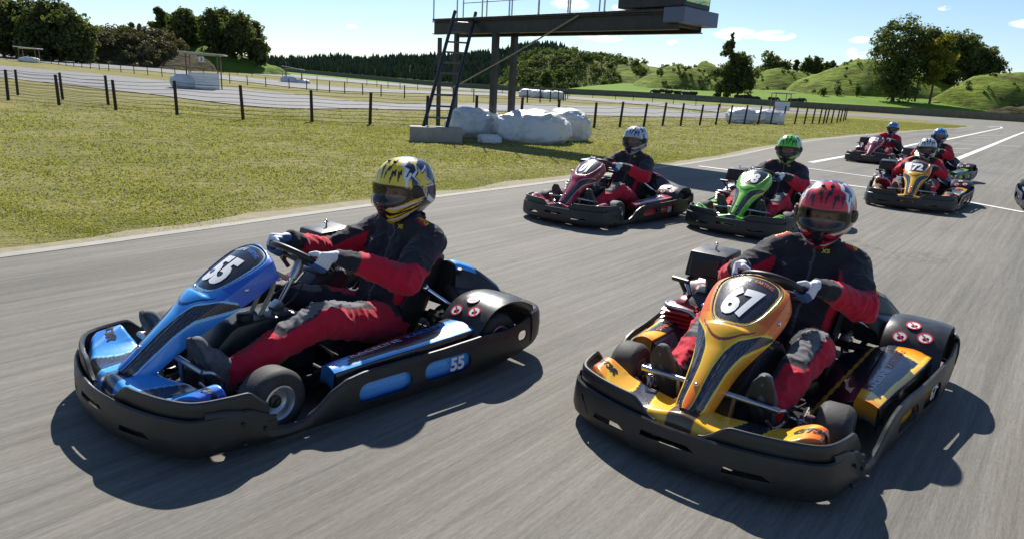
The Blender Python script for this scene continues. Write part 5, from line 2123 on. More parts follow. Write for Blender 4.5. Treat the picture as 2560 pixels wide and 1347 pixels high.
    def cables():
        mb = MB()
        for pts, r in (([(.70, -.20, .10), (.45, -.17, .07), (.15, -.24, .09), (-.05, -.30, .16), (-.10, -.34, .26)], .004),
                       ([(.70, .20, .10), (.40, .20, .07), (.05, .27, .08), (-.30, .27, .09), (-.50, .22, .16)], .005),
                       ([(.30, .06, .345), (.22, .10, .40), (.12, .03, .45), (.20, -.08, .38), (.10, -.20, .30), (-.05, -.30, .33)], .005),
                       ([(.28, -.05, .34), (.18, -.14, .36), (.02, -.24, .34), (-.12, -.32, .38)], .007),
                       ([(-.20, -.30, .37), (-.30, -.24, .42), (-.42, -.30, .44), (-.40, -.40, .42)], .006)):
            mb.tube(pts, r, 7, 40)
        return mb.mesh('control_cables')
    mkobj('control_cables', shared('cables', cables), MT['seat'], K)

    def disc():
        mb = MB().lathe([(-.004, .035), (-.004, .088), (.004, .088), (.004, .035)], (-.62, .22, .141), 'Y', 30, True)
        mb.lathe([(-.02, .024), (-.02, .04), (.02, .04), (.02, .024)], (-.62, .22, .141), 'Y', 18, True)
        mb.box((-.545, .22, .18), (.05, .05, .06), Matrix.Rotation(.5, 3, 'Y'), .006)
        return mb.mesh('brake_disc', True, 35)
    mkobj('brake_disc', shared('disc_', disc), MT['steel'], K)

    def susp():
        mb = MB()
        for s in (1, -1):
            pts = [(.57 + .014 * math.cos(k * .9), .33 * s + .014 * math.sin(k * .9), .085 + .0016 * k) for k in range(60)]
            mb.tube(pts, .0028, 5)
            mb.box((.545, .345 * s, .135), (.05, .035, .07), None, .006)
        mb.tube([(.40, -.10, .10), (.40, .10, .10)], .014, 10)
        mb.box((.40, 0, .13), (.09, .10, .02), None, .004)
        return mb.mesh('stub_axles', True, 35)
    mkobj('stub_axles', shared('susp', susp), MT['steel'], K)
    mkobj('column_support', shared('colsup', lambda: MB().tube([(.31, .10, .07), (.24, .025, .33), (.31, -.10, .07)], .011, 8, 12).tube([(.62, .08, .09), (.30, .012, .29)], .010, 8).box((.235, 0, .345), (.05, .055, .05), Matrix.Rotation(.6, 3, 'Y'), .006).mesh('column_support', True, 35)), MT['steel'], K)
    # rear hood with coloured strip
    rc = mkobj('rear_cover', shared('rc', rear_cover_mesh), MT['plastic2'], K)
    for s in (1, -1):
        mkobj('cover_strip', shared(('rcs', s), lambda: cover_strip_mesh(s)), pm, rc)
    mkobj('timing_box', shared('tbox', lambda: MB().box((-.70, .02, .555), (.055, .10, .05), Matrix.Rotation(.3, 3, 'Y'), .006).tube([(-.69, .02, .46), (-.70, .02, .54)], .012, 8).mesh('timing_box', True, 30)), MT['blet'], K)
    return K


def engine_mesh():
    mb = MB()
    mb.box((-.14, -.40, .15), (.22, .20, .16), None, .02)
    mb.box((-.08, -.42, .235), (.16, .19, .09), Matrix.Rotation(.25, 3, 'Y'), .015)
    for k in range(7):
        mb.box((-.02 + .002 * k, -.485 + .008 * k * 0, .175 + .022 * k), (.15 - .006 * k, .16, .009), Matrix.Rotation(.25, 3, 'Y'), .003)
    mb.lathe([(-.02, .001), (-.02, .085), (.0, .095), (.03, .095), (.04, .06)], (-.20, -.545, .235), 'Y', 26)
    for k in range(10):
        a = 6.283 * k / 10
        mb.box((-.20 + .06 * math.cos(a), -.567, .235 + .06 * math.sin(a)), (.012, .012, .034), Matrix.Rotation(-a, 3, 'Y'), .002)
    return mb.mesh('engine', True, 30)


def airbox_mesh():
    mb = MB()
    mb.hull([(-.24, -.355, .425), (-.24, -.585, .425), (-.50, -.355, .425), (-.50, -.585, .425), (-.265, -.365, .565), (-.265, -.575, .565), (-.475, -.365, .575), (-.475, -.575, .575)], .014)
    mb.hull([(-.238, y, z) for y, z in ((-.38, .44), (-.56, .44), (-.55, .545), (-.39, .545))] + [(-.232, y, z) for y, z in ((-.39, .45), (-.55, .45), (-.54, .535), (-.40, .535))], .003)
    mb.tube([(-.37, -.46, .43), (-.35, -.44, .34)], .05, 12)
    return mb.mesh('airbox', True, 30)


RCP = crom([(-.655, .462), (-.70, .456), (-.78, .420), (-.86, .355), (-.90, .31), (-.91, .24)], 60)


def cover_pt(f, u, lift=0.0):
    """moulded hood from the seat back down over the axle: f front to rear, u across"""
    i = f * 59
    p = RCP[min(58, int(i))] * (1 - i % 1) + RCP[min(59, int(i) + 1)] * (i % 1) if i < 59 else RCP[59]
    a = abs(u)
    w = .31 + .13 * sm(f * 1.3)
    k = max(0, (a - .66) / .34)
    y = w * (a / .66 * .86 if a < .66 else .86 + .14 * math.sin(k * 1.57))
    z = p[1] - (.18 - .08 * f) * k ** 1.5 - .030 * a * a + .014 * math.exp(-((a - .56) / .09) ** 2)
    return Vector((p[0] + .06 * k * k, math.copysign(y, u), z + lift))


def rear_cover_mesh():
    us = np.linspace(-1, 1, 41); fs = np.linspace(0, 1, 30)
    V, F, _ = grid(lambda f, u: tuple(cover_pt(f, u)), fs, us)
    V = [tuple(v) for v in V]
    m = len(us); b = len(V)
    for k in range(m):
        x, y, z = V[k]
        V.append((x + .03, y, .24))
    for k in range(m - 1):
        F.append((k, b + k, b + k + 1, k + 1))
    mb = MB().add(V, F)
    for s in (1, -1):
        mb.hull([(-.60, .24 * s, .18), (-.60, .41 * s, .17), (-.60, .24 * s, .37), (-.62, .40 * s, .31), (-.88, .24 * s, .20), (-.86, .42 * s, .20), (-.84, .24 * s, .35), (-.83, .40 * s, .30)], .025)
    mb.tube([(-.66, .30, .41), (-.655, .31, .440)], .012, 8)
    return mb.mesh('rear_cover', True, 35)


def cover_strip_mesh(s):
    fs = np.linspace(.03, .80, 40); us = np.linspace(.40, .74, 14)
    V, F, U = grid(lambda f, u: tuple(cover_pt(f, s * u, .0035)), fs, us, s < 0)
    me = fast_mesh('cover_strip', V, F, 4, True)
    e = (U[:, 1] - .40) / .34
    C = np.zeros((len(V), 4), np.float32)
    C[:, 0] = .5 * (U[:, 0] > .6); C[:, 2] = .7 * (e < .18)
    dk = (e > .55) & (U[:, 0] > .35) & (U[:, 0] < .7)
    C[dk, 1] = 1
    set_attr(me, 'M', C)
    return me


# ================================================================== THE DRIVERS
BLK, RED, GRY = (.023, .023, .030), (.50, .011, .034), (.13, .13, .14)
HC = Vector((-.515, .03, .842))       # helmet centre in kart space


def suit_mesh(scheme):
    """one continuous cloth body: torso, arms and legs, seated and reaching for the wheel"""
    J = dict(pel=(-.37, 0, .17), bel=(-.42, 0, .30), che=(-.50, .01, .47), nec=(-.535, .02, .655))
    segs = []      # (a, b, ra, rb, tag)
    for s in (1, -1):
        sh = Vector((-.540, .192 * s, .592)); hand = grip(s)[4]
        el = Vector((-.270, .320, .452)) if s > 0 else Vector((-.255, -.325, .462))
        segs.append((sh, el, .088, .074, ('ua', s)))
        segs.append((el, hand - (hand - el).normalized() * .040, .076, .047, ('fa', s)))
        segs.append((Vector((-.52, .10 * s, .625)), sh, .082, .086, ('shd', s)))
        hip = Vector((-.36, .105 * s, .155)); kn = Vector((.155, .235 * s, .325)); an = Vector((.575, .208 * s, .185))
        segs.append((hip, kn, .112, .084, ('th', s)))
        segs.append((kn, an, .082, .062, ('sh', s)))
    segs.append((Vector(J['pel']), Vector(J['bel']), .135, .125, ('tor', 0)))
    segs.append((Vector((-.37, .05, .17)), Vector((-.43, .055, .34)), .115, .115, ('tor', 0)))
    segs.append((Vector((-.37, -.05, .17)), Vector((-.43, -.055, .34)), .115, .115, ('tor', 0)))
    segs.append((Vector((-.43, .06, .33)), Vector((-.505, .075, .50)), .115, .125, ('tor', 0)))
    segs.append((Vector((-.43, -.06, .33)), Vector((-.505, -.075, .50)), .115, .125, ('tor', 0)))
    segs.append((Vector(J['che']), Vector((-.53, .02, .60)), .125, .090, ('tor', 0)))
    segs.append((Vector((-.53, .02, .60)), Vector((-.525, .026, .690)), .088, .082, ('col', 0)))
    mb = MB()
    for a, b, ra, rb, t in segs:
        mb.capsule(a, b, ra, rb, 18)
    me = bpy.data.meshes.new('work'); me.from_pydata(mb.v, [], mb.f)
    o = mkobj('work', me)
    m = o.modifiers.new('r', 'REMESH'); m.mode = 'VOXEL'; m.voxel_size = .0095
    sm_ = o.modifiers.new('s', 'SMOOTH'); sm_.iterations = 7; sm_.factor = .5
    me = evaluated(o)
    n = len(me.vertices)
    P = np.empty(n * 3, np.float32); me.vertices.foreach_get('co', P); P = P.reshape(-1, 3).astype(float)
    Nn = np.empty(n * 3, np.float32); me.vertices.foreach_get('normal', Nn); Nn = Nn.reshape(-1, 3).astype(float)
    best = np.full(n, 1e9); bi = np.zeros(n, int); bt = np.zeros(n)
    for k, (a, b, ra, rb, t) in enumerate(segs):
        a_, d = np.array(a), np.array(b) - np.array(a)
        tt = np.clip(((P - a_) @ d) / (d @ d), 0, 1)
        dist = np.linalg.norm(P - (a_ + tt[:, None] * d), axis=1) - (ra + (rb - ra) * tt)
        w = dist < best
        best[w] = dist[w]; bi[w] = k; bt[w] = tt[w]
    # cloth folds: rings round the elbow, knee and wrist, drapes elsewhere
    D = np.zeros(n)
    for i in range(n):
        k = bi[i]; a, b, ra, rb, (t, s) = segs[k]
        p = P[i]
        q = Vector(p)
        r1 = 1 - 2 * abs(mnoise.noise(Vector((p[0] * 8, p[1] * 13, p[2] * 10)) + Vector((3, 1, 2))))
        r2 = 1 - 2 * abs(mnoise.noise(Vector((p[0] * 17, p[1] * 20, p[2] * 24))))
        f = .008 * mnoise.noise(q * 8) + .010 * (max(0, r1) ** 3 - .25) + .005 * (max(0, r2) ** 3 - .2)
        x = bt[i]
        if t in ('ua', 'fa', 'th', 'sh'):
            near_ = {'ua': x, 'fa': 1 - x, 'th': x, 'sh': 1 - x}[t]
            L = (b - a).length
            ph = x * L * (78 if t in ('ua', 'fa') else 62) + 6.5 * mnoise.noise(q * 6.5)
            amp = .0042 * max(0, near_ - .35) / .65
            if t == 'fa':
                amp += .0015 * x
            if t == 'sh':
                amp += .006 * max(0, x - .6)
            rid = 1 - abs(math.sin(ph))
            f += amp * (rid * 2 - .8)
        else:
            rid = 1 - abs(math.sin(p[2] * 42 + 5 * mnoise.noise(q * 5) + p[1] * 6))
            f += .006 * (rid * rid - .3) * (1 if p[2] < .52 else .4)
        D[i] = f
    P2 = P + Nn * D[:, None]
    P2[:, 2] = np.maximum(P2[:, 2], .048)
    me.vertices.foreach_set('co', P2.astype(np.float32).ravel())
    for f in me.polygons:
        f.use_smooth = True
    me.update()
    C = np.zeros((n, 3))
    for i in range(n):
        k = bi[i]; a, b, ra, rb, (t, s) = segs[k]; x = bt[i]; nv = Nn[i]; p = P[i]
        c = BLK
        if t == 'ua':
            # red seam panel under the arm; black above
            if nv[2] < -.20 + .3 * (1 - x) * -1 and x > .10:
                c = RED
            if x > .74 - .16 * nv[2] * -1:
                c = RED
            if nv[1] * s < -.72 and .1 < x < .8:
                c = RED
        elif t == 'fa':
            c = RED if x < .80 else BLK
            if scheme == 'plain':
                c = BLK if x > .5 else RED
        elif t == 'shd':
            c = BLK
            if nv[2] > .40 and -.575 < p[0] < -.495 and abs(p[1]) > .130:
                c = RED
        elif t == 'th':
            out = nv[1] * s
            c = RED
            if out < -.45:
                c = BLK
            if x > .45 and nv[2] > .70 and out < .60:
                c = BLK
            if x > .55 and nv[2] > .80 and out < .45:
                c = GRY
            if x < .20:
                c = BLK if nv[2] > .45 else RED
        elif t == 'sh':
            out = nv[1] * s
            c = RED
            up_ = nv[0] * .45 + nv[2] * .89
            if out < -.45:
                c = BLK
            if x < .50 and up_ > .52 and out < .66:
                c = BLK
            if x < .42 and up_ > .66 and out < .55:
                c = GRY
        elif t == 'tor':
            c = BLK
            if abs(nv[1]) > .78 and .20 < p[2] < .46 and nv[1] * p[1] > 0:
                c = RED
            if p[2] < .20 and abs(nv[1]) > .6:
                c = RED
        if scheme == 'red' and t in ('tor', 'shd', 'ua') and p[2] > .34:
            c = RED if t != 'ua' or x < .75 else BLK
        elif scheme == 'red' and t == 'fa':
            c = BLK
        if scheme == 'redsleeve' and t in ('ua', 'fa'):
            c = RED if x < .8 else BLK
        if t == 'col':
            c = BLK if p[2] < .668 else (.05, .05, .055)
        if t in ('tor', 'col') and abs(p[1] - .02) < .0055 and nv[0] > .3 and .22 < p[2] < .66:
            c = (.10, .10, .105)
        if t == 'tor' and abs(p[2] - .232 - .02 * p[0]) < .010 and scheme != 'red':
            c = (.008, .008, .010)
        C[i] = c
    # soften panel edges by a hair (stitched seams)
    set_attr(me, 'Col', C)
    return me


def helmet_shape(th, ph):
    """radius vector of the shell: th azimuth from the front (+ left), ph elevation"""
    ct, st, cp, sp_ = math.cos(th), math.sin(th), math.cos(ph), math.sin(ph)
    e = 2.35
    a = .163 if ct > 0 else .168
    b, c = .137, .165
    if sp_ < 0:
        c = .190
    q = (abs(ct * cp / a) ** e + abs(st * cp / b) ** e + abs(sp_ / c) ** e) ** (-1 / e)
    v = Vector((ct * cp, st * cp, sp_)) * q
    if sp_ < 0:
        low = -sp_
        # chin bar runs forward and tapers to a wedge, neck opening rises at the back
        f = max(0, ct) ** 1.4
        v.x += .024 * f * sm(low / .35)
        v.y *= 1 - .30 * sm((low - .25) / .6) * (0.35 + .65 * max(0, ct))
        v.z += .045 * max(0, -ct) * sm((low - .3) / .5)
        v.z += .030 * (1 - abs(ct)) * sm((low - .45) / .4)
    # brow ridge over the eye port
    v *= 1 + .010 * math.exp(-((ph - R(16)) / .06) ** 2) * max(0, ct) ** 2
    # spoiler lip at the crown's rear
    v *= 1 + .022 * math.exp(-((ph - R(48)) / .16) ** 2) * max(0, -ct) ** 3
    return v


PORT = (R(60), R(-21), R(11.5))     # half width, lower and upper edge of the eye port


def in_poly(x, y, poly):
    c = np.zeros(len(x), bool)
    j = len(poly) - 1
    for i in range(len(poly)):
        xi, yi = poly[i]; xj, yj = poly[j]
        m = ((yi > y) != (yj > y)) & (x < (xj - xi) * (y - yi) / (yj - yi + 1e-12) + xi)
        c ^= m
        j = i
    return c


def port_edge(th):
    """upper and lower edge of the opening at azimuth th"""
    k = min(1, abs(th) / PORT[0])
    lo = PORT[1] + R(13) * k ** 3 * 1.0 + R(3) * k
    hi = PORT[2] - R(10) * k ** 4
    return lo, hi


def helmet_mesh():
    us = np.linspace(-math.pi, math.pi, 181); vs = np.linspace(R(-66), R(89.9), 120)
    V, F, U = grid(lambda u, v: tuple(helmet_shape(u, v)), us, vs)
    keep = []
    for f in F:
        th = float(np.mean([U[i][0] for i in f])); ph = float(np.mean([U[i][1] for i in f]))
        lo, hi = port_edge(th)
        if abs(th) < PORT[0] and lo < ph < hi:
            continue
        keep.append(f)
    me = fast_mesh('helmet_shell', V, keep, 4, True)
    # painted graphics
    az, el = np.degrees(U[:, 0]), np.degrees(U[:, 1])
    A = np.abs(az)
    C = np.zeros((len(V), 4), np.float32)
    fore = in_poly(A, el, [(-5, 10), (48, 6), (50, 22), (44, 32), (49, 44), (38, 52), (48, 68), (22, 82), (-5, 84)])
    C[fore, 0] = 1
    # black lightning in the coloured brow
    for po in ([(3, 22), (9, 42), (13, 38), (17, 62), (9, 48), (5, 53)], [(17, 16), (24, 34), (28, 30), (30, 46), (23, 38), (19, 42)], [(33, 18), (38, 34), (42, 31), (42, 46), (36, 38), (33, 42)], [(8, 60), (18, 72), (24, 70), (22, 62), (30, 60), (14, 56)]):
        m = in_poly(A, el, po); C[m, 0] = 0; C[m, 1] = 1
    # white zigzag bounding it
    m = in_poly(A, el, [(48, 6), (52, 6), (54, 22), (49, 32), (60, 46), (47, 50), (66, 68), (56, 68), (60, 80), (47, 70), (37, 52), (48, 44), (43, 32), (49, 22)]); C[m] = (0, 0, 1, 0)
    m = in_poly(A, el, [(-5, 82), (14, 80), (30, 87), (-5, 90)]); C[m] = (0, 0, 1, 0)
    # star on the side: white outline with coloured heart
    star = [(62, 34), (76, 44), (82, 62), (92, 42), (120, 50), (104, 28), (128, 8), (102, 10), (98, -14), (86, 8), (66, 2), (78, 20)]
    cx, cy = 92, 24
    m = in_poly(A, el, star); C[m] = (0, 0, 1, 0)
    m = in_poly(A, el, [(cx + (x - cx) * .80, cy + (y - cy) * .80) for x, y in star]); C[m] = (0, 1, 0, 0)
    m = in_poly(A, el, [(cx + (x - cx) * .68, cy + (y - cy) * .68) for x, y in star]); C[m] = (1, 0, 0, 0)
    for po in ([(48, 8), (58, 20), (54, 24), (64, 36), (60, 40), (46, 24)], [(60, 70), (90, 60), (124, 66), (92, 70)], [(104, -6), (132, -24), (126, -30), (100, -18)]):
        m = in_poly(A, el, po); C[m] = (0, 0, 1, 0)
    for po in ([(52, 20), (62, 30), (60, 14), (68, 8), (56, 4)], [(66, 62), (84, 74), (80, 64), (100, 60), (82, 56)]):
        m = in_poly(A, el, po); C[m] = (1, 0, 0, 0)
    m = in_poly(A, el, [(130, 20), (160, 60), (150, 30), (175, 20), (150, 10), (165, -20), (138, 2)]); C[m] = (0, 0, 1, 0)
    m = in_poly(A, el, [(137, 20), (157, 48), (148, 26), (165, 18), (147, 12), (157, -10), (140, 8)]); C[m] = (1, 0, 0, 0)
    # chin bar: coloured blades
    for k, po in enumerate(([(12, -28), (62, -14), (98, -10), (60, -24), (30, -36)], [(6, -36), (40, -34), (86, -20), (50, -40), (20, -48)], [(4, -50), (40, -46), (90, -30), (60, -52), (20, -60)])):
        m = in_poly(A, el, po); C[m] = (1, 0, 0, 0)
        c0 = np.mean(po, axis=0)
        m2 = in_poly(A, el, [(c0[0] + (x - c0[0]) * .9, c0[1] + (y - c0[1]) * .45) for x, y in po])
        C[m2] = (0, 0, 1, 0) if k != 1 else (0, 1, 0, 0)
    m = in_poly(A, el, [(-5, -30), (9, -30), (13, -40), (8, -50), (-5, -52)]); C[m] = (0, 1, 0, 0)
    m = in_poly(A, el, [(-5, -54), (8, -52), (22, -66), (-5, -66)]); C[m] = (1, 0, 0, 0)
    # black surround of the eye port
    for i in range(len(V)):
        th, ph = U[i]
        if abs(th) < PORT[0] + R(9):
            lo, hi = port_edge(min(abs(th), PORT[0]))
            if lo - R(4.5) < ph < hi + R(3.0):
                C[i] = (0, 1, 0, 0)
    set_attr(me, 'M', C)
    o = mkobj('work', me); s = o.modifiers.new('s', 'SOLIDIFY'); s.thickness = .012; s.offset = -1
    return shade(evaluated(o), 50)


def visor_mesh():
    us = np.linspace(-R(74), R(74), 70); vs = np.linspace(0, 1, 24)

    def f(u, t):
        k = min(1, abs(u) / R(74))
        lo = R(-24) + R(20) * k ** 3; hi = R(15.5) - R(10) * k ** 3
        ph = lo + (hi - lo) * t
        v = helmet_shape(u, ph)
        return tuple(v * (1.0 + .028 * (1 - k ** 4) + .012) + Vector((.007, 0, 0)) * (1 - k))
    V, F, U = grid(f, us, vs)
    return fast_mesh('visor', V, F, 4, True)


def head_mesh():
    """head and neck: skin, brows, eyes, nose, mouth; hidden back stays under the helmet"""
    us = np.linspace(-math.pi, math.pi, 97); vs = np.linspace(R(-88), R(88), 72)
    V, F, U = grid(lambda u, v: (0, 0, 0), us, vs)
    V = []; C = []
    for th, ph in U:
        ct, st, cp, sp_ = math.cos(th), math.sin(th), math.cos(ph), math.sin(ph)
        x, y, z = .094 * ct * cp, .073 * st * cp, .112 * sp_
        front = max(0, ct) * cp
        yy = y / .073
        # jaw narrows
        if z < 0:
            y *= 1 - .28 * sm(-z / .11) * 1.0
            x *= 1 - .05 * sm(-z / .11)
        fr = sm((front - .25) / .4)
        g = lambda a, b, sy, sz: math.exp(-((abs(y) - a) / sy) ** 2 - ((z - b) / sz) ** 2)
        x += fr * (.021 * math.exp(-(y / .011) ** 2 - ((z + .012) / .022) ** 2) + .012 * math.exp(-(y / .009) ** 2 - ((z - .012) / .02) ** 2)       # nose
                   - .013 * g(.030, .018, .016, .012) + .006 * g(.030, .036, .022, .008)                        # sockets, brow
                   + .007 * g(.036, -.012, .018, .016) + .006 * math.exp(-(y / .022) ** 2 - ((z + .047) / .007) ** 2)   # cheeks, lips
                   - .004 * math.exp(-(y / .024) ** 2 - ((z + .0475) / .0022) ** 2) + .008 * math.exp(-(y / .02) ** 2 - ((z + .082) / .014) ** 2))
        V.append((x, y, z))
        c = (.52, .30, .215)
        if fr > .3:
            e = ((abs(y) - .030) / .013) ** 2 + ((z - .016) / .0043) ** 2
            if e < 1:
                c = (.36, .34, .32)
                if (abs(y) - .029) ** 2 + (z - .016) ** 2 < .0052 ** 2:
                    c = (.03, .02, .015)
            elif e < 1.7:
                c = (.20, .10, .07)
            if abs((z - .036) - .006 * (1 - ((abs(y) - .030) / .02) ** 2)) < .0035 and .012 < abs(y) < .050:
                c = (.07, .045, .03)
            if (y / .023) ** 2 + ((z + .0475) / .0075) ** 2 < 1:
                c = (.40, .14, .12) if abs(z + .0475) > .0013 else (.12, .03, .03)
            if (abs(y) - .006) ** 2 + (z + .031) ** 2 < .0035 ** 2:
                c = (.16, .07, .05)
        if ct < -.1 or z > .075:
            c = (.035, .025, .018)
        C.append(c)
    o = len(V)
    mb = MB().add(V, F)
    mb.tube([(-.015, 0, -.05), (-.02, 0, -.12), (-.015, -.005, -.19)], [.055, .052, .056], 24)
    me = bpy.data.meshes.new('body'); me.from_pydata(mb.v, [], mb.f)
    for f in me.polygons:
        f.use_smooth = True
    C += [(.50, .285, .20)] * (len(mb.v) - o)
    set_attr(me, 'Col', C)
    return me


def glove_mesh(s):
    """gloved hand closed round the wheel rim: palm, four bent fingers, thumb, cuff"""
    def mk():
        q, T, B, O, wrist = grip(s)
        mb = MB()
        rr = .0155
        # knuckle row lies on the outer side, fingers run over the front of the rim and curl in
        fr = [(.030, .0105, .92), (.0105, .0112, 1.0), (-.0095, .0108, .97), (-.0285, .0095, .82)]
        for off, rad, ln in fr:
            c = q + T * off
            R0 = rr + rad + .001
            ang = [R(150), R(95), R(35), R(-25), R(-80)]
            pts = []
            for k, a in enumerate(ang):
                rad_ = R0 + (.014 if k == 0 else .004 if k == 1 else 0)
                if k > 2:
                    a = ang[2] + (a - ang[2]) * ln
                # 180 deg = towards the driver, 90 = outwards, 0 = ahead
                pts.append(c + (O * math.sin(a) - B * math.cos(a)) * rad_)
            kn = q + T * off * .95 + B * .042 + O * .036
            mid = [kn] + pts[1:]
            mb.capsule(wrist + T * off * .7 + O * .004, kn, .0135, rad * 1.18, 10)
            for j in range(len(mid) - 1):
                mb.capsule(mid[j], mid[j + 1], rad * (1.10 - .06 * j), rad * (1.04 - .06 * j), 10)
        # palm
        for off in (-.022, -.006, .010, .024):
            mb.capsule(wrist + T * off * .8, q + T * off + B * .032 + O * .022, .017, .0145, 12)
        # thumb from the side of the palm, closing over the near side of the rim
        b0 = wrist + T * .022 - O * .004 + B * -.018
        b1 = q + T * .043 + B * .034 + O * .004
        b2 = q + T * .050 + B * .022 - O * .020
        b3 = q + T * .040 + B * .002 - O * .031
        mb.capsule(b0, b1, .0155, .0135, 12); mb.capsule(b1, b2, .0132, .0118, 12); mb.capsule(b2, b3, .0118, .0098, 12)
        # cuff
        el = Vector((-.270, .320, .452)) if s > 0 else Vector((-.255, -.325, .462))
        d = (el - wrist).normalized()
        mb.capsule(wrist, wrist + d * .055, .0275, .034, 16)
        me = bpy.data.meshes.new('work'); me.from_pydata([tuple(v) for v in mb.v], [], mb.f)
        o = mkobj('work', me)
        m = o.modifiers.new('r', 'REMESH'); m.mode = 'VOXEL'; m.voxel_size = .0034
        sm_ = o.modifiers.new('s', 'SMOOTH'); sm_.iterations = 3
        me = evaluated(o)
        C = []
        for v in me.vertices:
            p = v.co
            n = v.normal
            dd = (p - wrist).dot(d)
            c = (.70, .71, .75)
            if (p - q).dot(B) < -.008 or (n.dot(O) < -.55 and dd < .02):
                c = (.045, .10, .26)
            if dd > .012:
                c = (.04, .30, .48) if dd < .045 else (.015, .015, .02)
            C.append(c)
        set_attr(me, 'Col', C)
        for f in me.polygons:
            f.use_smooth = True
        return me
    return shared(('glove', s), mk)


def shoe_mesh(s):
    def mk():
        mb = MB()
        an = Vector((.590, .207 * s, .190))
        heel = Vector((.600, .206 * s, .135)); toe = Vector((.715, .216 * s, .350)); ball = Vector((.680, .212 * s, .275))
        mb.capsule(an, heel, .047, .040, 14)
        mb.capsule(heel, ball, .040, .044, 14)
        mb.capsule(ball, toe, .044, .032, 14)
        mb.capsule(an, ball + Vector((-.03, 0, 0)), .045, .036, 14)
        me = bpy.data.meshes.new('work'); me.from_pydata([tuple(v) for v in mb.v], [], mb.f)
        o = mkobj('work', me)
        m = o.modifiers.new('r', 'REMESH'); m.mode = 'VOXEL'; m.voxel_size = .008
        q = o.modifiers.new('s', 'SMOOTH'); q.iterations = 5
        me = evaluated(o)
        for f in me.polygons:
            f.use_smooth = True
        return me
    return shared(('shoe', s), mk)


def sole_mesh(s):
    def mk():
        # flat sole under heel, arch and ball, facing forward
        pts = [((.622, .205 * s, .090), .038), ((.655, .206 * s, .150), .036), ((.698, .210 * s, .225), .046), ((.732, .214 * s, .300), .049), ((.752, .217 * s, .380), .036)]
        P = crom([p for p, w in pts], 26); W = np.interp(np.linspace(0, 1, 26), np.linspace(0, 1, 5), [w for p, w in pts])
        V, F = [], []
        for i in range(26):
            k = min(i, 25 - i)
            w = W[i] * math.sin(min(1, (k + .6) / 5) * 1.57)
            t = P[min(i + 1, 25)] - P[max(0, i - 1)]; t /= np.linalg.norm(t)
            n = np.array([t[2], 0, -t[0]])
            for sgn in (-1, 1):
                V.append(P[i] + np.array([0, w * sgn, 0]))
            for sgn in (-1, 1):
                V.append(P[i] + np.array([0, w * sgn, 0]) - n * .014)
        for i in range(25):
            a, b = i * 4, i * 4 + 4
            F += [(a, a + 1, b + 1, b), (a + 2, b + 2, b + 3, a + 3), (a, b, b + 2, a + 2), (a + 1, a + 3, b + 3, b + 1)]
        F += [(0, 2, 3, 1), (100, 101, 103, 102)]
        return MB().add(V, F).mesh('sole', True, 50)
    return shared(('sole', s), mk)


HEL = {
    'yellow': helmet_material('yellow_helmet_paint', (.78, .58, .02), (.014, .018, .045), (.72, .74, .78)),
    'red': helmet_material('red_helmet_paint', (.58, .012, .02), (.014, .018, .045), (.74, .75, .78)),
    'silver': helmet_material('silver_helmet_paint', (.36, .42, .52), (.014, .022, .06), (.62, .65, .70)),
    'green': helmet_material('green_helmet_paint', (.12, .55, .03), (.014, .022, .06), (.60, .66, .68)),
    'blue': helmet_material('blue_helmet_paint', (.10, .26, .62), (.014, .022, .06), (.55, .63, .70)),
    'white': helmet_material('white_helmet_paint', (.55, .57, .62), (.014, .018, .045), (.68, .70, .74)),
}


CLOTH = []


def on_cloth(p, n):
    """the point of the suit's surface under p, a hair above the cloth"""
    if not CLOTH:
        me = shared(('suit', 'std'), lambda: suit_mesh('std'))
        CLOTH.append(BVHTree.FromPolygons([v.co for v in me.vertices], [tuple(f.vertices) for f in me.polygons]))
    hit = CLOTH[0].ray_cast(p + n * .12, -n, .3)
    return (hit[0] if hit[0] is not None else p) + n * .003


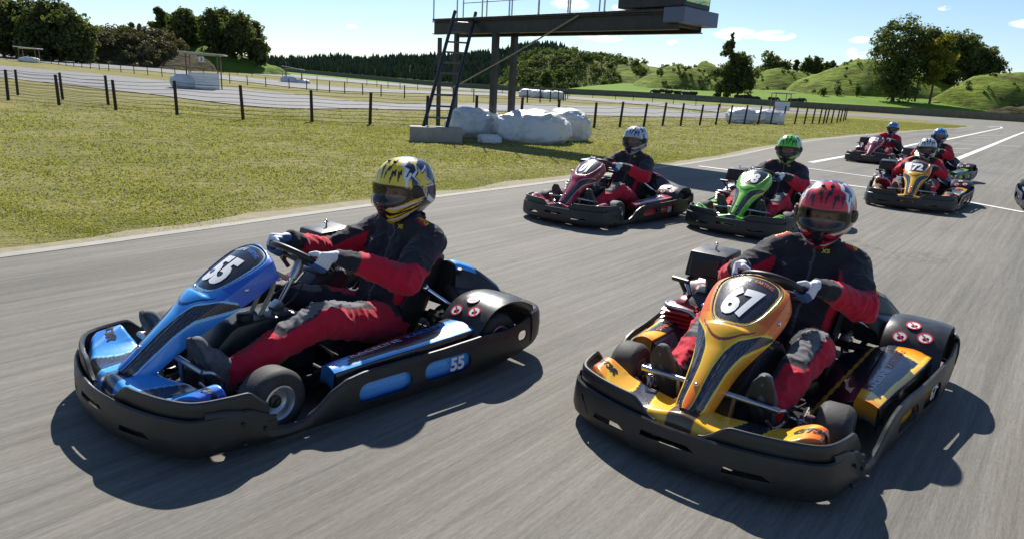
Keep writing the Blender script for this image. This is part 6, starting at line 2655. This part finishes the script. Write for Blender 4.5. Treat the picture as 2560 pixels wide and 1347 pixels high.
def build_driver(label, helmet, scheme, kart, head=(0, 0, 0), hs=1.0):
    P = thing('person', label, 'person', kart.location, kart.rotation_euler[2], 'kart drivers')
    if 'number 72' in label:
        P.scale = (.95, .95, .94)
        P.rotation_euler[0] = R(2.5)
    elif 'red jacket' in label:
        P.rotation_euler[0] = R(-4.5)
    elif 'partly hidden' in label:
        P.rotation_euler[0] = R(3.5)
    mkobj('racing_suit', shared(('suit', scheme), lambda: suit_mesh(scheme)), MT['suit'], P)
    hd = mkobj('body', shared('head', head_mesh), MT['skin'], P)
    rot = Matrix.Rotation(R(head[0]), 3, 'Z') @ Matrix.Rotation(R(head[1]), 3, 'Y') @ Matrix.Rotation(R(head[2]), 3, 'X')
    hd.location = HC + rot @ Vector((.018, 0, -.020)); hd.rotation_euler = rot.to_euler()
    h = mkobj('helmet', shared('helmet', helmet_mesh), HEL[helmet], P)
    h.location = HC; h.rotation_euler = rot.to_euler(); h.scale = (hs, hs, hs)
    mkobj('visor', shared('visor', visor_mesh), MT['visor'], h)

    for sd in (1, -1):
        def pivot():
            mb = MB()
            c = helmet_shape(R(72) * sd, R(2)) * 1.02
            q = Vector((0, 0, 1)).rotation_difference(Vector((.32, sd, 0)).normalized())
            mb.lathe([(0, .033), (.006, .032), (.009, .026), (.010, .016), (.013, .015), (.013, .001)], (0, 0, 0), 'Z', 22)
            mb.v = [tuple(c + q @ Vector(v)) for v in mb.v]
            return mb.mesh('visor_pivot', True, 40)
        mkobj('visor_pivot', shared(('pivot', sd), pivot), MT['plastic'], h)
    for th, ph, w, hh in ((0, -34, .036, .010), (14, 60, .018, .006), (-14, 60, .018, .006)):
        def vent():
            c = helmet_shape(R(th), R(ph)) * 1.012
            return MB().box(c, (.012, w, hh), Vector((1, 0, 0)).rotation_difference(c.normalized()).to_matrix(), .003).mesh('vent', True, 40)
        mkobj('vent', shared(('vent', th, ph), vent), MT['plastic'], h)
    mkobj('neck_roll', shared('nroll', lambda: MB().lathe([(-.185, .060), (-.19, .082), (-.165, .092), (-.14, .088)], (-.02, 0, 0), 'Z', 26).mesh('neck_roll')), MT['lining'], h)
    for s in (1, -1):
        mkobj('glove', glove_mesh(s), MT['glove'], P)
        sh = mkobj('shoe', shoe_mesh(s), MT['shoe'], P)
        mkobj('sole', sole_mesh(s), MT['sole'], sh)
        # shoulder badge lettering
        b = Vector((-.515, .172 * s, .698)); n = Vector((.18, .30 * s, .93)).normalized()
        r = Vector((-.25, 1 * s, 0)).normalized() if s > 0 else Vector((.25, 1, 0)).normalized()
        r = Vector((0.15 * s, 1, 0)); r = (r - n * r.dot(n)).normalized()
        text_obj('shoulder_lettering', 'BOXS', .030, P, 0, 0, 0, MT['ylet'], .001, 0, 1.1, fn=lambda x, y: on_cloth(b + r * x + n.cross(r) * (y - .01), n))
    n = Vector((.80, .35, .25)).normalized()
    r = (Vector((-.4, 1, 0)) - n * Vector((-.4, 1, 0)).dot(n)).normalized()
    text_obj('chest_lettering', 'XS', .028, P, 0, 0, 0, MT['ylet'], .001, 0, 1.1, fn=lambda x, y: on_cloth(Vector((-.46, .070, .640)) + r * x + n.cross(r) * y, n))
    return P


# (name, palette, number, side number, x, y, yaw, kart label, driver label, helmet, suit, head turn)
FIELD = [
    ('blue', '55', '55', -.934, 3.208, -129.6, 'blue and black kart number 55 leading at the left', 'driver in yellow and navy helmet steering the blue kart', 'yellow', 'std', (2, 3, 0)),
    ('orange', '67', '67', 1.266, 3.141, -128.3, 'orange and yellow kart number 67 nearest the camera at the right', 'driver in red and navy helmet in the orange kart number 67', 'red', 'std', (6, 4, 0)),
    ('red', '01', '01', 1.052, 7.949, -128.2, 'dark red kart number 01 close to the grass edge', 'driver in silver helmet, black suit, in the dark red kart by the grass', 'silver', 'std', (4, 2, 0)),
    ('green', '98', '98', 2.831, 7.794, -128.2, 'bright green kart behind the red helmeted driver', 'driver in green fronted helmet in the bright green kart', 'green', 'std', (8, 3, 0)),
    ('orange', '72', '72', 5.982, 10.313, -124.5, 'smaller looking orange and yellow kart number 72 farther back at the right', 'driver in white and black helmet in the orange kart number 72', 'white', 'redsleeve', (10, 4, 0)),
    ('red', '52', '52', 9.181, 17.78, -131.8, 'farthest dark red kart by the pit lane line', 'driver in red jacket and blue helmet in the farthest red kart', 'blue', 'red', (4, 2, 0)),
    ('green', '38', '38', 8.20, 13.90, -134.0, 'green kart half hidden behind the orange kart number 72', 'driver with blue helmet partly hidden behind the white helmeted driver', 'blue', 'redsleeve', (10, 2, 0)),
    ('blue', None, None, 8.35, 10.35, -126.0, 'blue kart cut off by the right edge, only its front corner in view', 'driver of the blue kart at the right edge', 'silver', 'std', (0, 0, 0)),
]
for (pal, no, sn, x, y, yaw, kl, dl, hel, suit, hd) in FIELD:
    k = build_kart(kl, pal, no, (x, y, .006), R(yaw), sn, detail=y < 12)
    if no:
        build_driver(dl, hel, suit, k, hd)
